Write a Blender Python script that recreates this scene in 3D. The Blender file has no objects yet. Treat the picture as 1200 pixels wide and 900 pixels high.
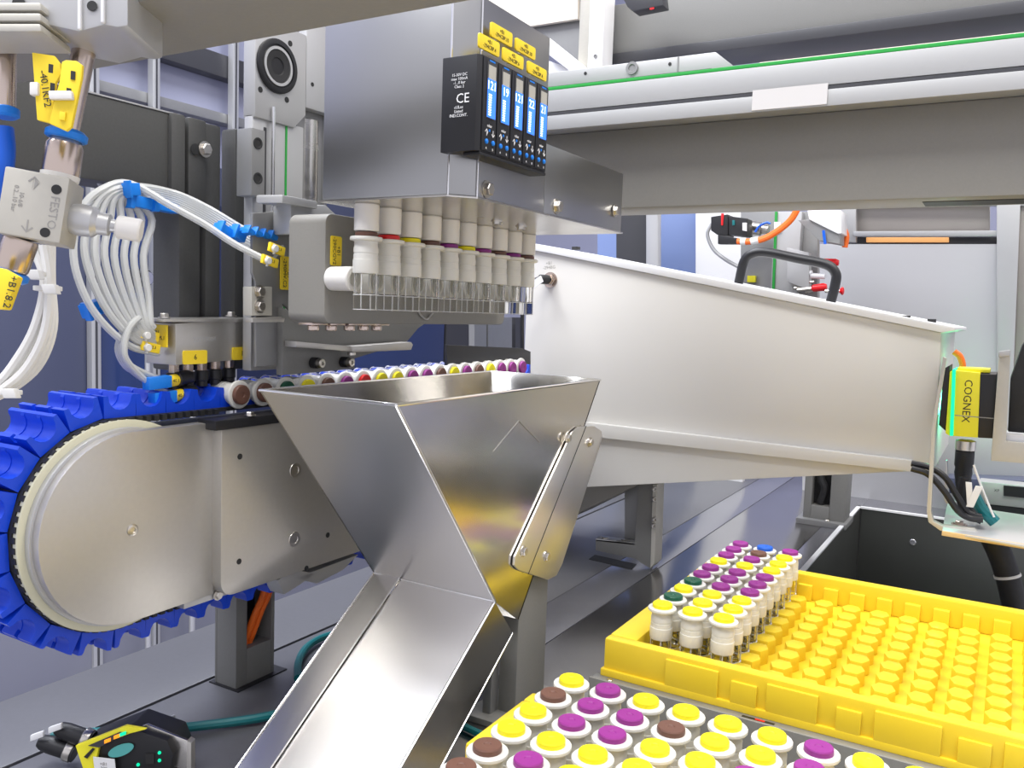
import bpy, math, random
from mathutils import Vector, Matrix
random.seed(7)
R_ = math.radians
S = 0.001            # modelling unit below is the millimetre
CAMZ = 250.0         # the camera stands 250 mm above the machine deck; z below is measured from the camera
scn = bpy.context.scene
COL = scn.collection

# ------------------------------------------------------------ camera
AX = Vector((0.8610243, 0.50735551, 0.03503648))      # image right in the world
AD = Vector((0.07347139, -0.05592498, -0.99572805))   # image down
AF = Vector((-0.50322869, 0.85992022, -0.08542888))   # view direction
cam = bpy.data.cameras.new('camera'); camo = bpy.data.objects.new('camera', cam); COL.objects.link(camo)
cam.sensor_width = 36.0; cam.lens = 36.0*1000/1200; cam.clip_start = 0.01; cam.clip_end = 60
m = Matrix((( AX.x, -AD.x, -AF.x, 0), (AX.y, -AD.y, -AF.y, 0), (AX.z, -AD.z, -AF.z, CAMZ*S), (0,0,0,1)))
camo.matrix_world = m
scn.camera = camo
# ------------------------------------------------------------ light
scn.view_settings.view_transform = 'Standard'; scn.view_settings.look = 'None'
scn.view_settings.gamma = 1.0; scn.view_settings.exposure = 0.16
wd = bpy.data.worlds.new('world'); scn.world = wd; wd.use_nodes = True
wd.node_tree.nodes['Background'].inputs[0].default_value = (0.86, 0.86, 0.96, 1)
wd.node_tree.nodes['Background'].inputs[1].default_value = 0.95
def area(name, loc, size, power, color, target=None):
    l = bpy.data.lights.new(name, 'AREA'); l.shape = 'RECTANGLE'; l.size, l.size_y = size; l.energy = power; l.color = color
    o = bpy.data.objects.new(name, l); COL.objects.link(o); o.location = loc
    if target: o.rotation_euler = (Vector(target)-Vector(loc)).to_track_quat('-Z', 'Y').to_euler()
    return o
area('ceiling_lamp', (0.35, -0.25, 2.15), (1.5, 0.6), 34, (1, 0.98, 0.95))
area('ceiling_lamp', (0.9, 0.9, 2.15), (1.5, 0.6), 36, (1, 0.96, 0.90))
area('ceiling_lamp', (-1.2, 0.7, 2.2), (0.8, 2.2), 70, (0.90, 0.93, 1))
area('ceiling_lamp', (-1.0, -0.9, 2.2), (1.8, 0.7), 50, (0.95, 0.97, 1))

# ------------------------------------------------------------ helpers
CAMF = 1000.0
def ray(px, py): return AX*((px-600)/CAMF) + AD*((py-450)/CAMF) + AF
def H(px, py, ax, v):                       # point on a real plane of the machine (mm)
    r = ray(px, py); return r*(v/r['xyz'.index(ax)])
def D(px, py, d): return ray(px, py)*d
V = Vector
def box(x0, x1, y0, y1, z0, z1):
    x0,x1=sorted((x0,x1)); y0,y1=sorted((y0,y1)); z0,z1=sorted((z0,z1))
    v=[(x,y,z) for z in (z0,z1) for y in (y0,y1) for x in (x0,x1)]
    f=[(0,2,3,1),(4,5,7,6),(0,1,5,4),(2,6,7,3),(0,4,6,2),(1,3,7,5)]
    return v,f
def obox(c, u, v, w):                       # oriented box, half vectors
    c,u,v,w = map(V,(c,u,v,w)); vs=[c+u*a+v*b+w*d for d in (-1,1) for b in (-1,1) for a in (-1,1)]
    return [tuple(p) for p in vs],[(0,2,3,1),(4,5,7,6),(0,1,5,4),(2,6,7,3),(0,4,6,2),(1,3,7,5)]
def solid(A, B):                            # two matching loops joined into a closed solid
    n=len(A); vs=[tuple(p) for p in A]+[tuple(p) for p in B]
    f=[tuple(range(n)),tuple(range(2*n-1,n-1,-1))]+[(i,n+i,n+(i+1)%n,(i+1)%n) for i in range(n)]
    return vs,f
def ext(poly, vec):
    vec=V(vec); A=[V(p) for p in poly]; return solid(A,[p+vec for p in A])
def prism(poly, ax, a, b):                  # 2D polygon in the plane normal to ax
    def P(p,c):
        return {'x':(c,p[0],p[1]),'y':(p[0],c,p[1]),'z':(p[0],p[1],c)}[ax]
    return solid([P(p,a) for p in poly],[P(p,b) for p in poly])
def frame_of(d):
    d=V(d).normalized(); a=V((0,0,1)) if abs(d.z)<.9 else V((1,0,0))
    u=d.cross(a).normalized(); return u,d.cross(u).normalized(),d
def lathe(prof, p0, d, n=24):               # prof: (radius, distance along d)
    u,v,d=frame_of(d); p0=V(p0); vs=[];f=[]
    for r,h in prof:
        for k in range(n):
            a=2*math.pi*k/n; vs.append(tuple(p0+d*h+(u*math.cos(a)+v*math.sin(a))*r))
    for i in range(len(prof)-1):
        for k in range(n):
            k2=(k+1)%n; f.append((i*n+k,i*n+k2,(i+1)*n+k2,(i+1)*n+k))
    f.append(tuple(range(n-1,-1,-1))); b=(len(prof)-1)*n; f.append(tuple(range(b,b+n)))
    return vs,f
def cyl(p0, p1, r, n=20, ch=0.0):
    p0=V(p0);p1=V(p1);L=(p1-p0).length
    pr=[(r,0),(r,L)] if not ch else [(r-ch,0),(r,ch),(r,L-ch),(r-ch,L)]
    return lathe(pr,p0,p1-p0,n)
def ring(p0, d, r0, r1, h, n=32): return lathe([(r0,0),(r1,0),(r1,h),(r0,h),(r0,0)],p0,d,n)[0], [q for q in lathe([(r0,0),(r1,0),(r1,h),(r0,h),(r0,0)],p0,d,n)[1][:-2]]
def smooth(pts, k=6):
    P=[V(p) for p in pts]; P=[P[0]*2-P[1]]+P+[P[-1]*2-P[-2]]; out=[]
    for i in range(1,len(P)-2):
        a,b,c,d=P[i-1:i+3]
        for j in range(k):
            t=j/k; out.append(.5*((2*b)+(c-a)*t+(2*a-5*b+4*c-d)*t*t+(3*b-a-3*c+d)*t**3))
    out.append(P[-2]); return out
def tube(pts, r, n=8, k=6):
    P=smooth(pts,k) if k>1 else [V(p) for p in pts]
    T=[(P[min(i+1,len(P)-1)]-P[max(i-1,0)]).normalized() for i in range(len(P))]
    u,_,_=frame_of(T[0]); vs=[];f=[]
    for i,p in enumerate(P):
        u=(u-T[i]*u.dot(T[i])).normalized(); w=T[i].cross(u)
        for q in range(n):
            a=2*math.pi*q/n; vs.append(tuple(p+(u*math.cos(a)+w*math.sin(a))*r))
    for i in range(len(P)-1):
        for q in range(n):
            q2=(q+1)%n; f.append((i*n+q,i*n+q2,(i+1)*n+q2,(i+1)*n+q))
    f.append(tuple(range(n-1,-1,-1))); b=(len(P)-1)*n; f.append(tuple(range(b,b+n)))
    return vs,f
def rrect(y0,y1,z0,z1,r,n=5,which=(1,1,1,1)):   # rounded rectangle (2D), corners bl, br, tr, tl
    out=[]
    for (cx,cy,a0,sx,sy,w) in ((y0,z0,180,1,1,which[0]),(y1,z0,270,-1,1,which[1]),(y1,z1,0,-1,-1,which[2]),(y0,z1,90,1,-1,which[3])):
        if not w: out.append((cx,cy)); continue
        for k in range(n+1):
            a=R_(a0+90*k/n); out.append((cx+sx*r+r*math.cos(a), cy+sy*r+r*math.sin(a)))
    return out
def screw(p, d, r=3.0, h=1.8, socket=True):  # round socket head: chamfered disc with a sunk hexagon
    n=18; pr=[(r*.98,0),(r,h*.75),(r*.85,h)]
    if socket: pr+=[(r*.5,h),(r*.45,h*.35)]
    return lathe(pr,p,d,n)
def hexhead(p, d, r=3.2, h=2.4):
    a=lathe([(r*1.35,0),(r*1.35,.6)],p,d,20); b=lathe([(r,.6),(r,h*.85),(r*.85,h)],p,d,6)
    return join(a,b)
def join(*ps):
    vs=[];f=[]
    for v,q in ps:
        o=len(vs); vs+=list(v); f+=[tuple(i+o for i in t) for t in q]
    return vs,f
ORG={}
def mesh_obj(name, prim, mat, org=(0,0,-CAMZ), sm=True, bevel=0):
    v,f=prim; ox,oy,oz=org
    me=bpy.data.meshes.new(name)
    me.from_pydata([((x-ox)*S,(y-oy)*S,(z-oz)*S) for x,y,z in v],[],f)
    me.materials.append(mat)
    import bmesh
    bm=bmesh.new(); bm.from_mesh(me); bmesh.ops.recalc_face_normals(bm, faces=bm.faces)
    if bevel:
        es=[e for e in bm.edges if len(e.link_faces)==2 and e.calc_face_angle(0)>R_(28)]
        bmesh.ops.bevel(bm, geom=es, offset=bevel*S, offset_type='OFFSET', segments=2, profile=.6, affect='EDGES', clamp_overlap=True)
    bm.to_mesh(me); bm.free()
    me.shade_smooth(); me.set_sharp_from_angle(angle=R_(32))
    o=bpy.data.objects.new(name,me); COL.objects.link(o); return o
def thing(name, label, cat, loc, group=None):
    o=bpy.data.objects.new(name,None); COL.objects.link(o); o.empty_display_size=.01
    o.location=(loc[0]*S,loc[1]*S,(loc[2]+CAMZ)*S); ORG[o.name]=tuple(loc)
    o['label']=label; o['category']=cat
    if group: o['group']=group
    return o
def part(name, prim, mat, parent, label=None, bevel=0, kind=None):
    org=ORG[parent.name]; o=mesh_obj(name,prim,mat,org,bevel=bevel); o.parent=parent; ORG[o.name]=org
    if label: o['label']=label
    if kind: o['kind']=kind
    return o
def single(name, prim, mat, label, cat, group=None, bevel=0, kind=None):
    vs=prim[0]; cx=sum(v[0] for v in vs)/len(vs); cy=sum(v[1] for v in vs)/len(vs); cz=min(v[2] for v in vs)
    o=mesh_obj(name,prim,mat,(cx,cy,cz),bevel=bevel); o.location=(cx*S,cy*S,(cz+CAMZ)*S); ORG[o.name]=(cx,cy,cz)
    if label: o['label']=label; o['category']=cat
    if group: o['group']=group
    if kind: o['kind']=kind
    return o
def struct(name, prim, mat, bevel=0):
    o=single(name,prim,mat,None,None,bevel=bevel); o['kind']='structure'; return o
def text(name, body, size, p, right, up, mat, parent, align='CENTER', label=None):
    cu=bpy.data.curves.new(name,'FONT'); cu.body=body; cu.size=size; cu.align_x=align; cu.align_y='CENTER'; cu.extrude=.04; cu.resolution_u=2; cu.space_line=.95
    t=bpy.data.objects.new(name,cu); COL.objects.link(t)
    me=bpy.data.meshes.new_from_object(t.evaluated_get(bpy.context.evaluated_depsgraph_get()))
    COL.objects.unlink(t); bpy.data.objects.remove(t)
    r=V(right).normalized(); u=V(up); u=(u-r*u.dot(r)).normalized(); n=r.cross(u); p=V(p)+n*.08; org=V(ORG[parent.name])
    for v in me.vertices: v.co=(p+r*v.co.x+u*v.co.y+n*v.co.z-org)*S
    me.materials.clear(); me.materials.append(mat)
    o=bpy.data.objects.new(name,me); COL.objects.link(o); o.parent=parent; ORG[o.name]=tuple(org)
    if label: o['label']=label
    return o
def dup(root, loc, rot=None, **kw):
    r=root.copy(); COL.objects.link(r); r.location=(loc[0]*S,loc[1]*S,(loc[2]+CAMZ)*S)
    if rot: r.rotation_euler=rot
    for k,v in kw.items(): r[k]=v
    for ch in list(root.children):
        c=ch.copy(); COL.objects.link(c); c.parent=r
        for g in ch.children:
            d=g.copy(); COL.objects.link(d); d.parent=c
    return r

# ------------------------------------------------------------ materials
def mat(name, col, rough=.5, metal=0, noise=0, nscale=60, bump=0, trans=0, ior=1.45, spec=.5, emit=None, es=0, aniso=None, alpha=1, sss=0, rvar=0, coord='Object'):
    M=bpy.data.materials.new(name); M.use_nodes=True; nt=M.node_tree; b=nt.nodes['Principled BSDF']
    b.inputs['Base Color'].default_value=(*col,1); b.inputs['Roughness'].default_value=rough; b.inputs['Metallic'].default_value=metal
    b.inputs['Transmission Weight'].default_value=trans; b.inputs['IOR'].default_value=ior; b.inputs['Specular IOR Level'].default_value=spec
    b.inputs['Alpha'].default_value=alpha
    if sss:
        b.inputs['Subsurface Weight'].default_value=sss; b.inputs['Subsurface Radius'].default_value=(1,1,1); b.inputs['Subsurface Scale'].default_value=.003
    if emit: b.inputs['Emission Color'].default_value=(*emit,1); b.inputs['Emission Strength'].default_value=es
    if noise or bump or rvar:
        tc=nt.nodes.new('ShaderNodeTexCoord'); mp=nt.nodes.new('ShaderNodeMapping'); nz=nt.nodes.new('ShaderNodeTexNoise')
        mp.inputs['Scale'].default_value=aniso or (1,1,1); nz.inputs['Scale'].default_value=nscale; nz.inputs['Detail'].default_value=5
        nt.links.new(tc.outputs[coord],mp.inputs[0]); nt.links.new(mp.outputs[0],nz.inputs['Vector'])
        if noise:
            mx=nt.nodes.new('ShaderNodeMix'); mx.data_type='RGBA'
            mx.inputs['A'].default_value=(*[c*(1-noise) for c in col],1); mx.inputs['B'].default_value=(*[min(1,c*(1+noise)) for c in col],1)
            nt.links.new(nz.outputs['Fac'],mx.inputs['Factor']); nt.links.new(mx.outputs['Result'],b.inputs['Base Color'])
        if rvar:
            mr=nt.nodes.new('ShaderNodeMapRange'); mr.inputs['From Min'].default_value=.3; mr.inputs['From Max'].default_value=.7
            mr.inputs['To Min'].default_value=max(.02,rough-rvar); mr.inputs['To Max'].default_value=rough+rvar
            nt.links.new(nz.outputs['Fac'],mr.inputs[0]); nt.links.new(mr.outputs[0],b.inputs['Roughness'])
        if bump:
            bp=nt.nodes.new('ShaderNodeBump'); bp.inputs['Strength'].default_value=bump; bp.inputs['Distance'].default_value=.0004
            nt.links.new(nz.outputs['Fac'],bp.inputs['Height']); nt.links.new(bp.outputs[0],b.inputs['Normal'])
    return M
M={}
M['steel']=mat('brushed_steel',(.60,.58,.54),.24,1,noise=.05,nscale=30,aniso=(1,1,8),rvar=.05)
M['mirror']=mat('polished_sheet_steel',(.66,.64,.60),.17,1,noise=.03,nscale=14,rvar=.05)
M['boxsteel']=mat('soft_brushed_steel',(.38,.38,.375),.32,1,noise=.06,nscale=9,rvar=.015)
M['satin']=mat('satin_sheet_steel',(.76,.745,.73),.34,1,noise=.03,nscale=14,rvar=.04)
M['nickel']=mat('nickel_plate',(.56,.54,.50),.42,.85,noise=.04,nscale=400)
M['alu']=mat('anodised_aluminium',(.52,.52,.515),.42,.55,noise=.02,nscale=80)
M['alug']=mat('linear_guide_aluminium',(.44,.44,.43),.45,.4)
M['alud']=mat('grey_anodised_aluminium',(.30,.30,.295),.45,.55,noise=.05,nscale=100)
M['bright']=mat('bright_steel',(.80,.80,.80),.18,1)
M['bolt']=mat('zinc_bolt',(.62,.59,.54),.28,1)
M['dpaint']=mat('dark_grey_powder_coat',(.068,.068,.065),.55,0,noise=.12,nscale=700,bump=.15)
M['gpaint']=mat('mid_grey_powder_coat',(.20,.198,.185),.5,0,noise=.07,nscale=700,bump=.1)
M['tpaint']=mat('taupe_powder_coat',(.235,.225,.20),.5,0,noise=.05,nscale=700,bump=.1)
M['black']=mat('black_plastic',(.014,.014,.016),.42)
M['rubber']=mat('black_rubber',(.02,.02,.021),.6,noise=.3,nscale=300)
M['blue']=mat('blue_plastic',(.004,.055,.60),.36,0,noise=.06,nscale=90)
M['azure']=mat('azure_plastic',(.008,.20,.72),.38)
M['white']=mat('white_paint',(.665,.645,.60),.32,0,noise=.02,nscale=6)
M['wlid']=mat('white_lid',(.80,.80,.80),.3)
M['wplast']=mat('white_plastic',(.74,.72,.68),.45,noise=.02,nscale=200)
M['cap']=mat('translucent_white_cap',(.68,.67,.62),.32,sss=.22)
M['clear']=mat('clear_polystyrene',(.97,.97,.95),.04,trans=1,ior=1.16)
M['seam']=mat('pale_edge_highlight',(.86,.86,.84),.15,trans=.35,ior=1.3)  # pale colour that paints edge highlights onto the clear tubes
M['hose']=mat('clear_hose',(.74,.75,.73),.16,trans=.42,ior=1.25)
M['yellow']=mat('yellow_tray_plastic',(.80,.575,.030),.34,0,noise=.03,nscale=60,sss=.15)
M['ytag']=mat('yellow_label_plastic',(.90,.66,.03),.45)
M['ycap']=mat('yellow_stopper',(.84,.74,.004),.45)
M['pcap']=mat('purple_stopper',(.25,.022,.21),.45)
M['bcap']=mat('brown_stopper',(.135,.062,.042),.45)
M['gcap']=mat('dark_green_stopper',(.006,.085,.045),.35)
M['ucap']=mat('blue_stopper',(.01,.10,.50),.35)
M['rcap']=mat('red_stopper',(.70,.012,.012),.35)
M['ring']=mat('yellowed_clear_plastic',(.62,.60,.44),.25,noise=.05)
M['orange']=mat('orange_cable',(.90,.16,.015),.4)
M['teal']=mat('teal_cable',(.005,.14,.15),.4)
M['tealp']=mat('pale_teal_print',(.10,.42,.40),.5)
M['red']=mat('red_plastic',(.75,.01,.015),.35)
M['green']=mat('green_strip',(.02,.33,.05),.45)
M['wcable']=mat('white_cable',(.70,.69,.66),.4)
M['screen']=mat('lit_display',(.02,.10,.5),.3,emit=(.05,.22,1),es=1.1)
M['lcdtxt']=mat('display_digits',(.8,.9,1),.4,emit=(.75,.9,1),es=1.4)
M['glow']=mat('green_light_ring',(.0,.5,.3),.3,emit=(0,.70,.34),es=1.0)
M['ledg']=mat('green_led',(.0,.5,.3),.3,emit=(0,.62,.28),es=1.0)
M['ledo']=mat('orange_led',(.6,.2,.0),.3,emit=(1,.30,.02),es=1.0)
M['ink']=mat('black_ink',(.02,.02,.02),.6)
M['wink']=mat('white_ink',(.8,.8,.8),.6)
M['gink']=mat('grey_ink',(.32,.31,.29),.6)
M['yplast']=mat('camera_yellow',(.88,.80,.03),.4)
M['brass']=mat('plated_brass',(.55,.42,.24),.3,1)
M['beige']=mat('cast_beige_metal',(.52,.50,.44),.5,.35,noise=.05,nscale=300)
M['deckL']=mat('deck_grey_sheet',(.135,.135,.145),.38,.3,noise=.06,nscale=300,bump=.05)
M['deckM']=mat('deck_pale_sheet',(.34,.34,.37),.25,.8,noise=.03,nscale=8)
M['deckR']=mat('deck_dark_steel',(.44,.43,.43),.2,1,noise=.10,nscale=10,rvar=.05)
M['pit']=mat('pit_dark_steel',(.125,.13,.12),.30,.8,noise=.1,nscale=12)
M['floor']=mat('room_floor',(.36,.36,.45),.4,0,noise=.05,nscale=3)
M['lav']=mat('lavender_panel',(.34,.35,.46),.4,noise=.02,nscale=2)
M['lavg']=mat('grey_lavender_panel',(.20,.205,.25),.4,noise=.06,nscale=3)
M['slate']=mat('slate_blue_panel',(.060,.068,.115),.35,noise=.03,nscale=2)
M['navy']=mat('navy_glass_panel',(.022,.040,.125),.2,noise=.05,nscale=3)
M['navyd']=mat('dark_navy_panel',(.010,.016,.05),.3)
M['dgrey']=mat('dark_grey_gap',(.05,.05,.055),.4)
M['cream']=mat('cream_wall',(.80,.73,.62),.6,noise=.01)
M['cab']=mat('silver_cabinet_sheet',(.60,.60,.60),.38,.6,noise=.03,nscale=3)
M['cabt']=mat('taupe_cabinet',(.40,.37,.34),.4,.4)
M['skyb']=mat('pale_blue_glass',(.20,.27,.50),.3)
M['wall']=mat('white_wall',(.78,.78,.80),.6)
M['phen']=mat('tan_shelf_edge',(.62,.45,.22),.5)
M['warm']=mat('warm_lamp',(.9,.5,.2),.4,emit=(1,.42,.12),es=.30)
M['tape']=mat('pale_sticker',(.62,.60,.58),.45)
M['glass']=mat('door_glass',(.8,.85,.9),.05,trans=1,ior=1.02)
M['bluehose']=mat('blue_air_hose',(.005,.11,.62),.35)
M['rose']=mat('warm_nickel',(.60,.50,.43),.25,1)

# ------------------------------------------------------------ the room around the machine
struct('floor', box(-3200,2600,-2200,4200,-1120,-1100), M['floor'])
struct('ceiling', box(-3200,2600,-2200,4200,2000,2020), M['wall'])
struct('wall_left', box(-2260,-2220,-1200,4200,-1100,420), M['slate'])
struct('wall_left_upper', box(-2300,-2260,-1200,4200,-1100,2000), M['lav'])
struct('wall_back', box(-2600,2600,3600,3640,-1100,2000), M['lav'])
def panel(y0,y1,z0,z1,m,label,x=-2219):
    return single('wall_panel', box(x,x+14,y0,y1,z0,z1), m, label, 'panel', bevel=2)
panel(1180,1455,-900,300,M['slate'],'slate blue guard panel at far left behind white cable bundle')
panel(1475,1790,-900,300,M['navy'],'navy blue glazed panel behind the clear hose loops')
panel(1800,2140,-900,300,M['navyd'],'dark navy panel behind the linear axis')
panel(2160,3150,-900,300,M['navy'],'navy blue panel beneath the grey gripper plate, tubes lined before it')
panel(3170,3900,-900,300,M['dgrey'],'dark grey panel left of the white feeder bin')
single('wall_panel', box(-2205,-2188,1000,3150,-1100,-640), M['lavg'], 'grey lavender lower wall panel seen below the conveyor wheel', 'panel', bevel=2)
# guard door profiles, standing on the floor in front of the left wall
def gpost(y,z0,z1,w,label,x=-2190):
    t=thing('guard_post',label,'post',(x,y,z0),'aluminium guard posts along the left wall')
    part('profile', box(x-12,x+12,y-w,y+w,z0,z1), M['alu'], t, bevel=2)
    part('groove', box(x+12,x+12.6,y-w*.25,y+w*.25,z0+20,z1), M['dgrey'], t)
    part('foot', box(x-60,x+60,y-w-50,y+w+50,z0,z0+14), M['alu'], t, bevel=3)
gpost(1448,-1100,1990,14,'slim aluminium guard post left of the conveyor wheel')
gpost(1640,-1100,1990,12,'aluminium guard post behind the clear hose loops')
gpost(1930,-1100,1990,12,'aluminium guard post beside the vertical axis')
for z0,z1,y0,y1,m,l in ((560,590,1200,2600,M['alud'],'bright cable trunking high on left wall, lower run'),(700,770,1200,2600,M['dgrey'],'dark cable trunking high on left wall')):
    single('wall_trunking', box(-2255,-2205,y0,y1,z0,z1), m, l, 'trunking', bevel=3)
def vrod(px,py0,py1,x,r,label):
    a=H(px,py0,'x',x); b=H(px,py1,'x',x); b.z=-1100; t=thing('guide_rod',label,'rod',tuple(b))
    part('rod', cyl(b,V((b.x,b.y,a.z)),r,12,.5), M['alu'], t); part('collar', cyl(V((b.x,b.y,a.z-3)),V((b.x,b.y,a.z+.5)),r*1.3,12,.5),M['bright'],t); return t
vrod(226,330,398,-2120,9,'slim upright steel rod far behind the manifold block')
vrod(173,330,398,-2120,8,'slim upright steel rod just right of the hose loops')
b=H(171,326,'x',-2100)
t=thing('round_knob','black knob with steel face behind the hose loops','knob',tuple(b))
part('knob_body',cyl(b+V((-60,0,0)),b,26,20,3),M['black'],t); part('knob_face',cyl(b,b+V((10,0,0)),20,20,2),M['bright'],t)

# ------------------------------------------------------------ machine deck
z=-250
t=thing('machine_deck','dark grey machine deck plate with a long slot, left foreground','deck',(-400,600,z-14))
def slab(n,x0,x1,y0,y1,m,lab=None,z1=-250,th=12): return part(n, box(x0,x1,y0,y1,z1-th,z1), m, t, lab, bevel=.6)
slab('outer_plate',-520,-444.6,-200,1900,M['deckL'])
slab('inner_plate',-441.6,-331,-200,1900,M['deckL'])
slab('pale_plate',-330.2,-289,-200,1900,M['deckM'],'pale reflective plate')
slab('pale_plate',-187,-163,-200,1900,M['deckM']); slab('steel_plate',-288.2,-187.3,-200,1900,M['deckR'],'dark polished steel plate')
slab('rear_plate',-163,700,1214,1900,M['deckM'],'pale reflective plate')
slab('front_plate',-163,700,-200,640,M['deckR'])
part('under_frame', box(-520,700,-200,1900,-470,-456), M['dgrey'], t)
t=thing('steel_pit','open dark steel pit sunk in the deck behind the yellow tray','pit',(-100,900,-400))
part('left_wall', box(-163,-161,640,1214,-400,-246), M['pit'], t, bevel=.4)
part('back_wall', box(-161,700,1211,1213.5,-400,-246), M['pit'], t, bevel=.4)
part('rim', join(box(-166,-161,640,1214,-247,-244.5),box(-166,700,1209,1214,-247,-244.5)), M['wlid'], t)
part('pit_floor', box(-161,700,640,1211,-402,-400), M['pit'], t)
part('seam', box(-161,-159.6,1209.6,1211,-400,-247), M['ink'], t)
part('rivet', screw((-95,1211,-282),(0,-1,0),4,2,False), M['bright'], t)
# ------------------------------------------------------------ sample tubes
def make_tube(color, name):
    root=bpy.data.objects.new('sample_tube',None); COL.objects.link(root); ORG[root.name]=(0,0,0)
    n=20
    body=lathe([(5.9,0),(6.1,.5),(6.1,7.5),(5.5,8.2),(5.5,21),(4.6,21),(4.6,9),(4.7,8.6),(1.5,7.6)],(0,0,0),(0,0,1),n)
    part('tube_body',body,M['clear'],root)
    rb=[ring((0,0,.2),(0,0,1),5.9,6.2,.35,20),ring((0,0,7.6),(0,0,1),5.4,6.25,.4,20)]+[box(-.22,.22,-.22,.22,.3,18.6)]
    ribs=join(rb[0],rb[1],*[([(x+5.75*math.cos(R_(q)),y+5.75*math.sin(R_(q)),z_) for x,y,z_ in rb[2][0]],rb[2][1]) for q in (20,110,200,290)])  # thin pale strips and rings stand in for bright highlights along the clear body
    part('edge_highlights',ribs,M['seam'],root)
    c=lathe([(5.6,18.6),(6.4,18.6),(6.6,19.2),(6.6,25.4),(6.3,25.5),(6.3,28.2),(6.1,28.3),(6.1,28.8),(6.3,28.9),(6.3,31.4),(6.0,32.2),(6.0,34.6),(8.0,35.1),(8.3,35.6),(8.25,36.7),(8.0,36.95),(7.9,37),(5.4,37)],(0,0,0),(0,0,1),n)
    cp=part('cap',c,M['cap'],root)
    s=lathe([(5.75,36.4),(5.75,38.9),(5.4,39.4),(4.4,39.5),(1.6,39.3),(1.3,39.0)],(0,0,0),(0,0,1),n)
    part('stopper',s,M[color],root,name+' stopper')
    return root
protos={}
CN={'y':('ycap','yellow'),'p':('pcap','purple'),'b':('bcap','brown'),'g':('gcap','dark green'),'u':('ucap','blue'),'r':('rcap','red')}
used=set()
ordn=['first','second','third','fourth','fifth','sixth','seventh','eighth','ninth','tenth','eleventh','twelfth','thirteenth','fourteenth','fifteenth','sixteenth','seventeenth','eighteenth','nineteenth']
def put_tube(c, loc, label, group, rot=(0,0,0)):
    if c not in protos: protos[c]=make_tube(*CN[c])
    p=protos[c]
    if c not in used:
        used.add(c); r=p; r.location=(loc[0]*S,loc[1]*S,(loc[2]+CAMZ)*S); r.rotation_euler=rot
    else: r=dup(p,loc,rot)
    r['label']=label; r['category']='sample tube'; r['group']=group; return r
PIT=18.25
# yellow tray at the back: three full columns, ten deep (front to back)
cols=['ygygppyppp','yyypppypbu','yyypppyyyp']
where=['outermost left column','middle column','right-hand column']
for j,cs in enumerate(cols):
    for k,c in enumerate(cs):
        put_tube(c,(-166+18.2*j,467+18.3*k,-206.5),'%s-stoppered tube in the back tray, %s, %s from the front'%(CN[c][1],where[j],ordn[k]),'sample tubes in the back yellow tray')
# front tray, rows from the back one forward
rows=['ypyyyypyy','bppbyyp','ypp'+'yyp','yyyy','bpy','by']
for k,cs in enumerate(rows):
    for j,c in enumerate(cs):
        put_tube(c,(-164+18.2*j,344-18.2*k,-206.5),'%s-stoppered tube in the front tray, %s row from the back, %s from the left'%(CN[c][1],ordn[k],ordn[j]),'sample tubes in the front yellow tray')
# conveyor, lying along X with the stopper towards the camera side
cs='bbgybpryyppbypbyppp'
CY0=343.0
for k,c in enumerate(cs):
    put_tube(c,(-419,CY0+18.1*k,-53.6+.17*k),'%s-stoppered tube lying on the blue conveyor, %s from the near end'%(CN[c][1],ordn[k]),'sample tubes lying on the conveyor',(0,R_(90),0))
# ten tubes held upright under the steel box
cs='brybpypbpb'
for k,c in enumerate(cs):
    put_tube(c,(-287,339+18.2*k,-2.3),'%s-stoppered upright tube held under the steel box, %s from the left'%(CN[c][1],ordn[k]),'upright sample tubes held under the steel box')

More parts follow.
